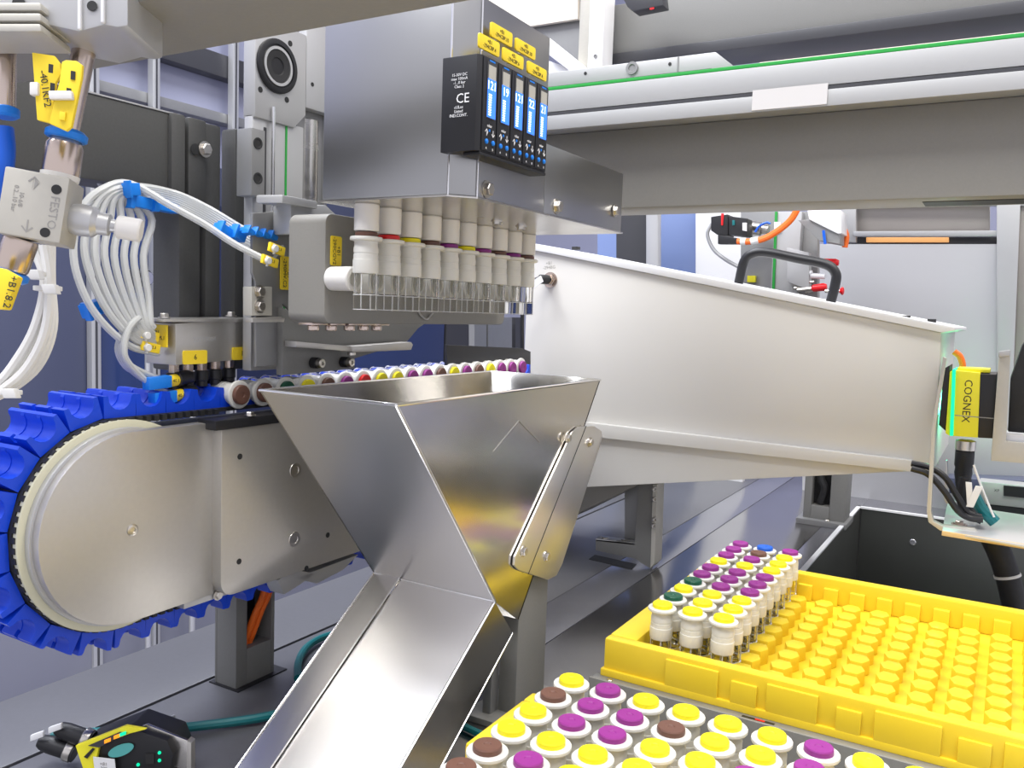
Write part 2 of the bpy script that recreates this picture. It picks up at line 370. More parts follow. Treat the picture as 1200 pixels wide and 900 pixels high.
# ------------------------------------------------------------ yellow trays
def make_tray(x0,x1,y0,y1,label,loc,pegs,notch=False):
    t=thing('sample_tray',label,'tray',loc)
    zt,zb=-188,-207
    ix0,ix1,iy0,iy1=x0+17,x1-10,y0+8,y1-10
    L=[(x0,y0),(x1,y0),(x1,y1),(x0,y1)] if not notch else [(x0,300),(x0+13,294),(x0+13,y0),(x1,y0),(x1,y1),(x0,y1)]
    fl=prism(L,'z',zb-3,zb); part('tray_floor',fl,M['yellow'],t)
    w=[box(x0+(13 if notch else 0),x1,y0,iy0,zb,zt),box(x0,x1,iy1,y1,zb,zt),box(ix1,x1,iy0,iy1,zb,zt)]
    if notch: w+=[box(x0,ix0,300,iy1,zb,zt),box(x0+13,ix0,iy0,300,zb,zt)]
    else: w+=[box(x0,ix0,iy0,iy1,zb,zt)]
    for nm,p in zip(('front_wall','back_wall','right_wall','left_wall','left_wall_step'),w): part(nm,p,M['yellow'],t,bevel=1.4)
    # moulded relief on the outside of the front wall
    x=x0+38; k=0
    while x<x1-20:
        wd_=(30,14,26,12)[k%4]; part('relief_pad',box(x,x+wd_,y0-1.6,y0+1,zb+.5,zt-3-(k%2)*3),M['yellow'],t,bevel=.6); x+=wd_+(7,5,9,6)[k%4]; k+=1
    part('foot_lip',box(x0-1,x1,y0-1.8,y0+2,zb-3,zb+1.2),M['yellow'],t,bevel=.5)
    if pegs:
        # star-shaped pegs between the tube holes; scalloped sides follow the holes
        P=[]
        for q in range(4):
            a=R_(45+90*q)
            for da in (-40,0,40):
                pass
        hole=7.7; c=9.1; pts=[]
        for q in range(4):                      # four concave arcs around neighbouring holes
            hx=(c,-c,-c,c)[q]; hy=(c,c,-c,-c)[q]; base=R_((225,315,45,135)[q])
            for s in (38,20,0,-20,-38):
                a=base+R_(s); pts.append((hx+hole*math.cos(a)*(1.0),hy+hole*math.sin(a)))
        # sort by angle to get a simple outline
        pts=sorted(pts,key=lambda p:math.atan2(p[1],p[0]))
        pts=[(6.3,0),(3.5,3.4),(3.3,6.9),(-3.3,6.9),(-3.5,3.4),(-6.3,0),(-3.5,-3.4),(-3.3,-6.9),(3.3,-6.9),(3.5,-3.4)]
        pts=[(6.3,0),(3.6,6.7),(-3.2,6.9),(-6.3,0),(-3.6,-6.7),(3.2,-6.9)]
        pr=prism(pts,'z',zb,-198)
        proto=None
        xs=[ix0+1.4+18.2*k for k in range(0,40) if ix0+1.4+18.2*k<ix1-4]
        for i in range(len(pegs[0])):
            for j in range(len(pegs[1])):
                px_,py_=pegs[0][i],pegs[1][j]
                if proto is None:
                    proto=mesh_obj('peg',pr,M['yellow'],(0,0,0),bevel=.5); o=proto
                else: o=proto.copy(); COL.objects.link(o)
                o.parent=t; lx,ly,lz=loc; o.location=((px_-lx)*S,(py_-ly)*S,(0-lz)*S)
        # scalloped inner edge along the back wall
        part('scalloped_edge',join(*[box(x-5,x+5,iy1-3.5,iy1+1,zb,-195) for x in pegs[0]]),M['yellow'],t,bevel=.6)
    return t
pegx=[-156.9+18.2*k for k in range(0,11)]; pegy=[476.1+18.3*k for k in range(9)]

make_tray(-193,52,447,660,'yellow moulded tray at the back with rows of empty pegs right of its tubes',(-70,553,-210),(pegx,pegy))
make_tray(-193,14,200,361,'yellow tray in the front nearly hidden beneath full rows of capped tubes',(-90,280,-210),([-154.9+18.2*k for k in range(9)],[334.9-18.2*k for k in range(6)]),True)
# support frames for the trays
t=thing('tray_support','dark grey sheet metal frame carrying the back yellow tray','frame',(-70,550,-250))
part('front_face',box(-197,60,436,438,-250,-208.5),M['gpaint'],t,bevel=.4)
part('top_flange',box(-197,60,438,447,-211.5,-210),M['alud'],t,bevel=.3)
part('side_face',box(-197,-195,438,668,-250,-211.5),M['gpaint'],t,bevel=.4)
part('bed',box(-195,60,447,668,-212,-210.2),M['alud'],t)
part('slot',box(-110,-93,440.5,443,-210.1,-209.8),M['black'],t); part('slot_light',box(-103,-98,441,442.5,-209.9,-209.6),M['red'],t)
part('rivet',screw((-186,441,-210),(0,0,1),1.6,1,False),M['bolt'],t)
t=thing('tray_support','dark sheet metal frame carrying the front yellow tray','frame',(-90,280,-250))
part('bed',box(-190,14,205,361,-212,-210.2),M['gpaint'],t); part('side_face',box(-190,-188,205,361,-250,-212),M['gpaint'],t); part('back_face',box(-188,14,359,361,-250,-212),M['gpaint'],t)

# ------------------------------------------------------------ steel hopper and chute
XL,XR=-330,-242
t=thing('steel_hopper','polished sheet steel hopper and chute in the centre foreground','hopper',(-286,410,-250))
def sheet(pts,n,th=1.2): return ext(pts,V(n).normalized()*th)
zr=-45
A=[(XL,309,zr),(XR,309,zr),(XR,403,-164),(XL,403,-164)]
part('front_wall',sheet(A,(0,.78,.62)),M['satin'],t)
B=[(XR,309,zr),(XR,533,zr),(XR,431,-183),(XR,403,-164)]
part('side_wall',sheet(B,(-1,0,0)),M['mirror'],t)
B2=[(XL,y,z_) for (_,y,z_) in B]
part('side_wall',sheet(B2,(1,0,0)),M['mirror'],t)
part('back_wall',sheet([(XL,533,zr),(XR,533,zr),(XR,431,-183),(XL,431,-183)],(0,-.8,.6)),M['mirror'],t)
part('rim_edge',join(cyl((XL,309,zr),(XR,309,zr),.8,8),cyl((XR,309,zr),(XR,533,zr),.8,8),cyl((XL,309,zr),(XL,533,zr),.8,8),cyl((XL,533,zr),(XR,533,zr),.8,8)),M['bright'],t)
part('welded_edge',join(cyl((XR,309,zr),(XR,403,-164),.9,8)),M['bright'],t,'bright folded edge')

# the duct of the chute: a closed steel channel falling towards the viewer, its top made of two sheets
dy,dz=-.816,-.578
def CP(x,s,n): # along the slope s, depth n below the top face
    return (x,448+dy*s+.578*(-n)*-1*1.0 if False else 403+dy*s+n*.578, -164+dz*s-n*.816)
Ls=142; xm=XL+21
part('top_sheet',solid([CP(xm,0,0),CP(XR,0,0),CP(XR,Ls,0),CP(xm,Ls,0)],[CP(xm,0,1.2),CP(XR,0,1.2),CP(XR,Ls,1.2),CP(xm,Ls,1.2)]),M['satin'],t)
part('lapped_sheet',solid([CP(XL,0,.2),CP(xm,0,-2.2),CP(xm,Ls,-2.2),CP(XL,Ls,.2)],[CP(XL,0,1.4),CP(xm,0,-1.0),CP(xm,Ls,-1.0),CP(XL,Ls,1.4)]),M['satin'],t)
part('chute_side',solid([CP(XR,0,0),CP(XR,-3,33),CP(XR,97,33),CP(XR,Ls,0)],[CP(XR-1.2,0,0),CP(XR-1.2,-3,33),CP(XR-1.2,97,33),CP(XR-1.2,Ls,0)]),M['mirror'],t)
part('chute_side',solid([CP(XL,0,0),CP(XL,-3,33),CP(XL,97,33),CP(XL,Ls,0)],[CP(XL+1.2,0,0),CP(XL+1.2,-3,33),CP(XL+1.2,97,33),CP(XL+1.2,Ls,0)]),M['mirror'],t)
part('chute_floor',solid([CP(XL,-3,33),CP(XR,-3,33),CP(XR,97,33),CP(XL,97,33)],[CP(XL,-3,32),CP(XR,-3,32),CP(XR,97,32),CP(XL,97,32)]),M['mirror'],t)
part('folded_edge',join(cyl(CP(XR,0,0),CP(XR,Ls,0),.6,8),cyl(CP(XR,-3,33),CP(XR,97,33),.5,8),cyl(CP(XL,0,0),CP(XR,0,0),.7,8),cyl(CP(XL,0,0),CP(XL,Ls,0),.5,8)),M['bright'],t)
# the fine bent scratch-like weld line on the side wall
w=[H(578,529,'x',XR+.2),H(608,493,'x',XR+.2),H(632,518,'x',XR+.2)]
part('weld_line',tube(w,.22,5,1),M['alud'],t)
text('lettering','2112840-02',4.2,(XR-12,531.4,-54),(1,0,0),(0,0,1),M['gink'],t)
# bracket plate with four bolts
xb=XR+.6
c=[H(*p,'x',xb) for p in ((668,507),(676,500),(694,499),(703,505),(704,513),(657,660),(650,674),(640,679),(606,668),(600,662),(601,652))]
tb=thing('hopper_bracket','steel bracket plate with four bolts on the hopper side','bracket',(XR,480,-166))
part('plate',ext(c,(1.4,0,0)),M['satin'],tb,bevel=.25)
s0=H(687,499,'x',xb+1.5); s1=H(619,673,'x',xb+1.5)
part('seam',tube([s0,s1],.28,5,1),M['ink'],tb)
for p in ((665,513),(691,518),(613,646),(640,652)): part('bolt',hexhead(H(*p,'x',xb+1.4),(1,0,0),2.5,2.2),M['bolt'],tb)
tp=thing('hopper_post','dark grey post standing on the deck under the hopper bracket','post',(-252,450,-250))
ya,yb_=H(607,700,'x',-246).y,H(642,700,'x',-246).y
part('upright',box(-259,-246,ya+2,yb_,-250,-160),M['gpaint'],tb if False else tp,bevel=1.5)
part('side_web',box(-265,-259,ya-6,ya+3,-250,-200),M['alud'],tp,bevel=.8)
part('foot_plate',box(-274,-238,ya-14,yb_+10,-250,-246),M['gpaint'],tp,bevel=.6)
for yy in (ya-8,yb_+5): part('bolt',hexhead((-242,yy,-246),(0,0,1),2.4,2.2),M['bolt'],tp)
# ------------------------------------------------------------ conveyor
t=thing('carrier_conveyor','toothed belt conveyor with bright blue carriers around a nickel plated body','conveyor',(-400,430,-190))
YC,ZC=268,-115; YE=700; CZr=.0095
def tilt(z,y): return z+(y-YC)*.006
RB=51.0; TOPZ=ZC+RB
# cover plates
def stadium(r,y1,n=28):
    pts=[(YC+r*math.cos(R_(90+180*k/n)),ZC+r*math.sin(R_(90+180*k/n))) for k in range(n+1)]
    return pts+[(y1,ZC-r+.5),(y1,ZC+r)]
part('end_cover',prism(stadium(48.5,318),'x',-381,-374),M['nickel'],t,bevel=.4)
pl=rrect(317,690,ZC-49,ZC+45,9,6,(1,0,0,0)); part('side_plate',prism(pl,'x',-384,-367),M['nickel'],t,bevel=.5)
part('drive_body',box(-424,-384,300,700,ZC-44,ZC+44),M['alud'],t)
part('slide_rail',box(-381,-366,312,700,ZC+45,ZC+50.5),M['black'],t,bevel=.8)
part('lower_rail',box(-383,-376,300,520,ZC-52,ZC-46.5),M['alu'],t,bevel=.4)
part('slotted_screw',screw(H(155,621,'x',-374),(1,0,0),3.0,.8),M['bolt'],t)
for p in ((346,551),(345,632)):
    q=H(*p,'x',-367); part('countersunk_screw',join(lathe([(4.6,0),(4.4,.5),(2.6,.5),(2.3,.15)],q,(1,0,0),22)),M['bolt'],t)
for p in ((281,535),(280,658),(384,627),(359,666)):
    q=H(*p,'x',-367); part('threaded_hole',join(lathe([(1.7,0),(1.7,.25),(1.1,.25)],q,(1,0,0),14)),M['ink'],t)
part('rail_screw',hexhead(H(293,487,'z',-64)+V((0,0,0)),(0,0,1),2.4,2.2),M['bolt'],t)
part('rail_screw',hexhead(H(255,697,'x',-375),(1,0,0),2.3,2.2),M['bolt'],t)
# pulley and its flange rings
part('pulley',cyl((-424,YC,ZC),(-380,YC,ZC),49.5,64),M['alud'],t)
part('silver_flange',ring((-383,YC,ZC),(1,0,0),44,50.0,4.0,72),M['alu'],t,bevel=.4)
part('clear_flange',ring((-386,YC,ZC),(1,0,0),44,53.6,3.6,72),M['ring'],t,'yellowed plastic flange ring',bevel=.8)
# belt
def beltpath(r):
    P=[]; n=36
    y=YE
    while y>YC+1: P.append((y,ZC+r)); y-=12
    for k in range(n+1): a=R_(90+180*k/n); P.append((YC+r*math.cos(a),ZC+r*math.sin(a)))
    y=YC+12
    while y<YE: P.append((y,ZC-r)); y+=12
    return P
bo,bi=beltpath(RB+3.2),beltpath(RB+1.0)
bel=[];fb=[]
for x in (-436,-386):
    for P_ in (bo,bi): bel.append([(x,a,b_) for a,b_ in P_])
n=len(bo); vs=sum(bel,[]); f=[]
for i in range(n-1):
    for a,b_ in ((0,1),(1,3),(3,2),(2,0)): f.append((a*n+i,a*n+i+1,b_*n+i+1,b_*n+i))
part('belt',(vs,f),M['rubber'],t)
# belt teeth edge seen from the front: joined small lugs
lug=[]
def frame_at(s):   # s runs along the belt, 0 at the top over the pulley, positive round the nose
    r=RB+3.2
    if s<0: return V((0,YC-s,ZC+r)),V((0,-1,0)),V((0,0,1))
    L=math.pi*(r)
    if s<L:
        a=math.pi/2+s/r; nrm=V((0,math.cos(a),math.sin(a))); return V((0,YC,ZC))+nrm*r, V((0,-math.sin(a),math.cos(a))), nrm
    return V((0,YC+(s-L),ZC-r)),V((0,1,0)),V((0,0,-1))
s=-60.
while s<math.pi*RB+60:
    p,tg,nr=frame_at(s); lug.append(obox(p+V((-385,0,0))-nr*1.6,(1.6,0,0),tg*1.4,nr*1.5)); s+=4.9
part('belt_tooth',join(*lug),M['rubber'],t,kind='stuff')
# carriers: saddle with two tall side walls and a scooped cradle, all in blue plastic
def carrier_prof(notch):
    # one wall straight, the other scalloped; the tube lies in the scoop between them
    h2=8.0 if notch else 11.2
    P=[(-8.9,0),(8.9,0),(8.9,3.5),(9.1,h2),(6.8 if not notch else 6.2,h2)]
    r=6.4 if not notch else 6.0
    for k in range(9):
        a=R_((4 if not notch else -22)-(184 if not notch else 158)*k/8); P.append((r*math.cos(a),10.2+r*math.sin(a)))
    P+=[(-7.2,11.4),(-9.1,11.4),(-8.9,3.5)]
    return P
segs=[(0,10.5,0),(10.5,13.5,1),(13.5,24,0),(24,27,1),(27,38,0)]
cp=join(*[prism(carrier_prof(lo),'x',a,b_) for a,b_,lo in segs])
proto=None
L=math.pi*(RB+3.2)
y0s=-(CY0-YC)      # the carriers line up with the tubes on the top run
k=-19
while True:
    s=y0s+18.1*k
    if s>L+230: break
    # on the nose the pitch opens a little, as the belt bends
    p,tg,nr=frame_at(s)
    if proto is None:
        proto=mesh_obj('carrier',cp,M['blue'],(0,0,0),bevel=0); o=proto
    else: o=proto.copy(); COL.objects.link(o)
    o.parent=t
    X=V((-1,0,0)); mt=Matrix(((X.x,tg.x,nr.x,0),(X.y,tg.y,nr.y,0),(X.z,tg.z,nr.z,0),(0,0,0,1)))
    base=p+V((-388,0,0))-V(ORG[t.name]); mt.translation=base*S
    if proto is o: pass
    o.matrix_local=mt
    k+=1
# curved grey guide under the belt and its brackets
t=thing('drip_guard','pale toothed sheet guard hanging below the conveyor belt','guard',(-395,470,-200))
for i,(pa,pb,pc,pd) in enumerate((((325,680),(345,668),(372,672),(333,697)),((345,678),(420,650),(402,668),(372,684)))):
    part('guard_plate',ext([H(*q,'x',-376) for q in (pa,pb,pc,pd)],(-30,0,0)),M['alu'],t,bevel=.4)
# pillar under the conveyor
t=thing('conveyor_pillar','dark grey pillar with a window for two orange cables, under the conveyor','pillar',(-425,388,-250))
fy0,fy1=372,405; zw0,zw1=H(310,752,'x',-416).z,H(310,696,'x',-416).z
part('shell',join(box(-436,-434,fy0,fy1,-250,-167),box(-434,-416,fy0,fy0+9,-250,-167),box(-434,-416,fy1-3,fy1,-250,-167),box(-434,-416,fy0+9,fy1-3,-250,zw0)),M['gpaint'],t,bevel=.5)
part('back_lining',box(-433.9,-432,fy0+9,fy1-3,zw0,-167),M['black'],t)
part('foot_gasket',box(-439,-412,fy0-2,fy1+8,-250,-249.2),M['black'],t)
for k in range(2):
    a=[V((-424,fy0+13+4*k,zw0-2)),V((-420,fy0+13+5*k,zw0+8)),V((-417,fy0+17+5*k,zw0+22)),V((-415,fy0+22+5*k,zw0+34)),V((-418,fy0+27+5*k,zw0+50))]
    single('orange_cable',tube(a,2.2,10),M['orange'],('front' if k==0 else 'rear')+' orange cable running through the grey pillar window','cable')
# ------------------------------------------------------------ steel valve box with gauges
t=thing('valve_box','brushed steel box above the upright tubes carrying five digital gauges','machine housing',(-262,415,52))
z0=52; zt=H(641,42,'x',-220).z; zs=H(641,168,'x',-220).z; zs2=zs+1
zc=240
yn,yf1,yf2=327,403,506
plan=[(-306,yn),(-229,yn),(-220,337),(-220,yf1),(-306,yf1)]
part('tall_housing',prism(plan,'z',z0+.2,zt),M['boxsteel'],t,bevel=.8)
part('low_housing',box(-306,-220,yf1+.05,yf2,z0+.2,zs),M['boxsteel'],t,bevel=.8)
part('base_sheet',prism([(-307,yn-1),(-229,yn-1),(-219,337),(-219,yf2+.8),(-307,yf2+.8)],'z',z0-.8,z0),M['gpaint'] if False else M['steel'],t)
part('corner_bead',cyl((-229,yn-.2,z0),(-229,yn-.2,zt),.5,8),M['bright'],t); part('corner_bead',cyl((-219.6,337,z0),(-219.6,337,zt),.45,8),M['bright'],t)
for p in ((570,222),(652,242)): part('bolt',hexhead(H(*p,'x',-220),(1,0,0),3.1,3),M['bolt'],t)
part('bolt',hexhead((-219.5,494,z0+12),(1,0,0),2.8,2.5),M['bolt'],t)
for y in (424,452): part('underside_nut',hexhead((-262,y,z0-.8),(0,0,-1),2.6,2.2),M['bolt'],t)
for k in range(10):
    part('suction_sleeve',cyl((-287,339+18.2*k,37.5),(-287,339+18.2*k,z0-.8),6.3,24,.5),M['wplast'],t)
# gauge bank
gx=-211
ga,gb=H(563,100,'x',gx).y,H(643,100,'x',gx).y
zt1,zb1=H(563,62,'x',gx).z,H(563,177,'x',gx).z
t2=thing('gauge_bank','black bank of five lit blue pressure gauges on the steel box','gauge',(gx-4,(ga+gb)/2,zb1))
part('bank_body',prism([(gx-20,ga-1),(gx-1.5,ga-1),(gx,ga+1),(gx,gb),(gx-9,gb)],'z',zb1,zt1),M['black'],t2,bevel=.4)
part('lower_shell',box(gx-9,gx+.3,ga+1,gb,zb1-1.6,zb1-.2),M['black'],t2,bevel=.3)
gw=(gb-ga-2)/5; GY=V((0,1,0)); UP=V((0,0,1)); hh=zt1-zb1
vals=['121','19','121','22','21']
for k in range(5):
    a=ga+1.6+gw*k; b_=a+gw-.9
    g=part('gauge_face',box(gx,gx+.8,a,b_,zb1+.6,zt1-.5),M['black'],t2,bevel=.25)
    c=(a+b_)/2
    part('bezel',box(gx+.8,gx+1.1,a+gw*.18,b_-gw*.10,zb1+hh*.36,zt1-2.2),M['dgrey'],g)
    part('upper_window',box(gx+1.1,gx+1.3,a+gw*.25,b_-gw*.18,zb1+hh*.77,zt1-3.6),M['beige'],g)
    part('display',box(gx+1.1,gx+1.4,a+gw*.22,b_-gw*.15,zb1+hh*.37,zb1+hh*.77),M['screen'],g)
    text('digits',vals[k],hh*.13,(gx+1.4,c,zb1+hh*.70),GY,UP,M['lcdtxt'],g)
    part('bar_graph',join(*[box(gx+1.4,gx+1.5,a+gw*.28,a+gw*.28+2.0+.05*i,zb1+hh*(.39+.026*i),zb1+hh*(.405+.026*i)) for i in range(9)]),M['lcdtxt'],g)
    part('brand_badge',box(gx+.8,gx+.9,a+gw*.35,b_-gw*.2,zt1-1.9,zt1-1.2),M['azure'],g)
    text('lettering','mbar',hh*.045,(gx+.8,c,zb1+hh*.285),GY,UP,M['wink'],g)
    for q,(yy,) in enumerate(((a+gw*.27,),(b_-gw*.2,))):
        part('button',lathe([(1.15,0),(1.1,.5),(.7,.8)],(gx+.8,yy,zb1+hh*.115),(1,0,0),14),M['azure'],g)
        text('arrow','\u2191' if q==0 else '\u2193',hh*.10,(gx+.8,yy,zb1+hh*.205),GY,UP,M['wink'],g)
        text('lettering','AB'[q],hh*.035,(gx+.8,yy,zb1+hh*.045),GY,UP,M['wink'],g)
    part('led',box(gx+.8,gx+1.0,c-.5,c+.5,zb1+hh*.225,zb1+hh*.25),M['azure'],g)
text('lettering','CE',6.0,(gx-8.5,ga-1.05,zb1+hh*.55),(1,0,0),UP,M['wink'],t2)
text('lettering','cULus\nListed\nIND.CONT.',1.9,(gx-10.5,ga-1.05,zb1+hh*.42),(1,0,0),UP,M['wink'],t2)
text('lettering','15-30V DC\nmax 100mA\n-1...0 bar\nClass 2',1.8,(gx-10.5,ga-1.05,zb1+hh*.74),(1,0,0),UP,M['wink'],t2)
# yellow tags over the gauges
tg=[((562,37),(586,51),(586,68),(562,55),'.4'),((576,25),(601,39),(601,56),(576,43),'.10'),((590,54),(614,68),(614,83),(590,70),'.6'),((605,43),(628,57),(628,72),(605,58),'.10'),((619,70),(641,83),(641,98),(619,83),'.4')]
for i,(a,b_,c,d,s) in enumerate(tg):
    x=gx-1.5 if i%2==0 else gx-5
    P=[H(*q,'x',x) for q in (a,b_,c,d)]
    y0=P[0].y; y1=P[1].y; zz1=(P[0].z+P[1].z)/2; zz0=(P[2].z+P[3].z)/2
    o=thing('marker_tag','yellow marker tag above the gauges, %s of five from the left'%ordn[i],'tag',(x,(y0+y1)/2,zz0),'yellow marker tags above the gauges')
    part('plate',prism(rrect(y0,y1,zz0,zz1,1.1,3),'x',x-1,x),M['ytag'],o,bevel=.2)
    part('stem',box(x-4,x-1,(y0+y1)/2-.6,(y0+y1)/2+.6,zz0+1,zz0+4),M['wlid'],o)
    text('lettering','+B1\n-294CBP'+s,2.5,(x,(y0+y1)/2,(zz0+zz1)/2),GY,UP,M['ink'],o)

# ------------------------------------------------------------ gripper plate with ten white plungers
PX=-310
t=thing('plunger_head','grey rounded plunger plate with ten white horizontal plungers behind the upright tubes','machine head',(PX-15,424,-10))
ys,ye=334,516
part('head_body',prism(rrect(ys,ye,-10,47,5,6),'x',PX-26,PX),M['tpaint'],t,bevel=.9)
for k in range(10):
    part('plunger',cyl((PX,339+18.2*k,13.5),(-294.5,339+18.2*k,13.5),6.3,26,.6),M['wplast'],t)
    part('plunger_face',cyl((-294.5,339+18.2*k,13.5),(-294,339+18.2*k,13.5),4.0,18),M['beige'],t)
for py_ in (398,412,450,463): part('clamp_screw',join(box(PX-18,PX-6,py_-7,py_+7,-11.6,-10),cyl((PX-12,py_,-11.6),(PX-12,py_,-14.5),3.4,14,.4)),M['rose'],t) if False else None
for py_ in (344,358,373,385,397): part('clamp_screw',join(box(PX-22,PX-12,py_-6,py_+6,-11.4,-10),cyl((PX-17,py_,-11.4),(PX-17,py_,-14.6),3.2,14,.4)),M['rose'],t,bevel=.2)
q=H(499,366,'x',PX+1); part('clear_hook',tube([H(489,362,'x',PX+1),H(493,369,'x',PX+1),H(500,374,'x',PX+1),H(507,367,'x',PX+1)],.6,6),M['alu'],t)
def label_tag(pa,pb,x,body,lab,col='ytag',th=.8,size=None,vert=True,parent=None):
    A,B=H(*pa,'x',x),H(*pb,'x',x); y0,y1=A.y,B.y; zA,zB=B.z,A.z
    o=thing('marker_tag',lab,'tag',(x,(y0+y1)/2,zA))
    part('plate',prism(rrect(y0,y1,zA,zB,1.0,3),'x',x,x+th),M[col],o,bevel=.15)
    if vert: text('lettering',body,size,(x+th,(y0+y1)/2,(zA+zB)/2),(0,0,-1),(0,1,0),M['ink'],o)
    else: text('lettering',body,size,(x+th,(y0+y1)/2,(zA+zB)/2),(0,1,0),(0,0,1),M['ink'],o)
    return o
label_tag((387,276),(399,312),PX,'+B1\n-290CGV2','upright yellow marker tag on the grey plunger head beside the first tube',size=3.3)
# ------------------------------------------------------------ vertical linear axis
AXX=-380
t=thing('linear_axis','silver vertical linear axis with round black bearing cap and green strip','linear axis',(-400,371,-40))
ya,yb_=349,389; yg=H(335,180,'x',AXX).y
part('profile',box(-387,AXX,ya,yb_,-40,106),M['alu'],t,bevel=.8)
hp=[(ya,104),(yb_-9,104),(yb_,113),(yb_,160),(ya,160)]
part('end_block',prism(hp,'x',-388,AXX+1.5),M['alu'],t,bevel=.8)
part('groove',box(AXX,AXX+.3,357,359,-30,100),M['dgrey'],t)
part('green_strip',box(AXX,AXX+.4,yg-.7,yg+.7,-10,108),M['green'],t)
cc=H(324,78,'x',AXX+1.5)
part('bearing_cap',lathe([(15.2,0),(15.2,1.6),(14.2,2),(12.2,2),(12.2,1.2),(11.2,1.2),(11,.6)],cc,(1,0,0),40),M['black'],t)
part('bearing_ring',ring(cc,(1,0,0),9.4,11.0,2.0,40),M['alu'],t); part('bearing_hub',lathe([(9.3,0),(9,1.6),(5,1.2),(4,-.5)],cc,(1,0,0),30),M['rubber'],t)
for p in ((306,57),(340,51),(340,100),(305,105),(336,117)):
    part('screw_hole',lathe([(1.7,0),(1.7,.2),(1,.2)],H(*p,'x',AXX+1.5),(1,0,0),12),M['ink'],t)
t=thing('axis_side_column','grey column with a bright steel insert right of the linear axis','column',(-400,400,-40))
part('side_column',box(-430,-386,yb_+.5,414,-40,200),M['alud'],t,bevel=1)
part('bright_insert',cyl((-392,402,-30),(-392,402,114),8.6,24,.5),M['steel'],t)
part('casting',prism([(yb_+.5,118),(413,118),(413,170),(yb_+.5,170)],'x',-386,-379),M['alu'],t,bevel=1)
part('edge_rail',box(-386,-383,411,413.5,-20,120),M['bright'],t)
for p in ((366,99),(383,104)):
    part('screw_hole',lathe([(1.3,0),(1.3,.2),(.8,.2)],H(*p,'x',-379),(1,0,0),12),M['ink'],t)
# mounting block with two screws to the left of the axis
t=thing('axis_mount','silver mounting block with two socket screws left of the linear axis','block',(-372,330,85))
a=H(281,150,'x',-384); b_=H(312,229,'x',-375)
ya_,yb2=H(295,150,'x',-374).y,H(311,150,'x',-374).y; za_,zb_=H(295,229,'x',-374).z,H(295,149,'x',-374).z
part('block',box(-386,-374,ya_,yb2,za_,zb_),M['alud'],t,bevel=.7)
for p in ((302,168),(302,209)): part('socket_screw',lathe([(3.2,.05),(3.2,.5),(2.2,.5),(2,.2)],H(*p,'x',-374),(1,0,0),18),M['ink'],t)
vr=H(318,230,'x',-379)
single('guide_rod',cyl((-377,vr.y-1,-20),(-377,vr.y-1,112),1.2,10),M['bright'],'thin bright rod running down the front of the linear axis','rod')
# bracket plates below
def plate(name,pts,x,th,m,lab,cat,bev=.5):
    return single(name,ext([H(*p,'x',x) for p in pts],(-th,0,0)),m,lab,cat,bevel=bev)
plate('cranked_plate',[(296,250),(344,246),(352,262),(346,372),(338,362),(331,356),(331,428),(300,430),(300,330),(296,320)],-366,2,M['alud'],'grey cranked mounting plate left of the plunger head','plate')
plate('rear_plate',[(331,360),(360,378),(500,378),(490,385),(476,402),(416,420),(416,432),(331,440)],-362,5,M['gpaint'],'dark taupe steel plate below the plunger head','plate')
t=thing('head_casting','light grey casting on the axis behind the plunger head','casting',(-345,348,40))
hc=[H(*p,'x',-350) for p in ((341,240),(382,240),(395,252),(395,275),(341,275))]
part('casting_body',ext(hc,(-14,0,0)),M['alu'],t,bevel=1.2)
part('casting_top',prism([(-362,335),(-346,339),(-346,366),(-362,366)],'z',hc[0].z-.5,hc[0].z+4),M['alu'],t,bevel=1)
t=thing('clamp_block','small taupe clamp block with two bolts left of the cranked plate','clamp',(-372,330,-20))
cb=[H(*p,'x',-362) for p in ((295,336),(319,336),(319,370),(295,370))]
part('block',ext(cb,(-7,0,0)),M['beige'],t,bevel=.5)
for p in ((304,342),(304,359)): part('bolt',hexhead(H(*p,'x',-362),(1,0,0),2.9,2.6),M['bolt'],t)
for p,l in (((366,425),'left'),((401,424),'right')):
    q=H(*p,'x',-362)
    o=thing('socket_bolt',l+' of two dark socket bolts on the taupe plate above the conveyor','bolt',tuple(q)); 
    part('bolt_collar',cyl(q,q+V((5,0,0)),3.4,18,.4),M['black'],o); part('bolt_head',lathe([(2.8,5),(2.8,8),(2.4,8.3),(1.2,8.3),(1.1,7)],q,(1,0,0),16),M['bolt'],o)
t=thing('bent_bar','slim bent steel bar across the taupe plate above the conveyor','bar',(-350,400,-30))
A=[H(*p,'x',-352) for p in ((347,400),(414,406),(414,412),(347,407))]; part('left_bar',ext(A,(-9,0,0)),M['nickel'],t,bevel=.3)
A=[H(*p,'x',-350) for p in ((413,406),(482,401),(484,404),(482,410),(413,413))]; part('right_bar',ext(A,(-10,0,0)),M['nickel'],t,bevel=.3)
part('bar_nut',cyl(H(412,413,'x',-354),H(412,416,'x',-354),2.6,12),M['bolt'],t)
label_tag((328,300),(342,340),-365.5,'+B1\n-290MV.C2','yellow marker tag on the cranked plate at the ends of the clear hoses',size=3.6)
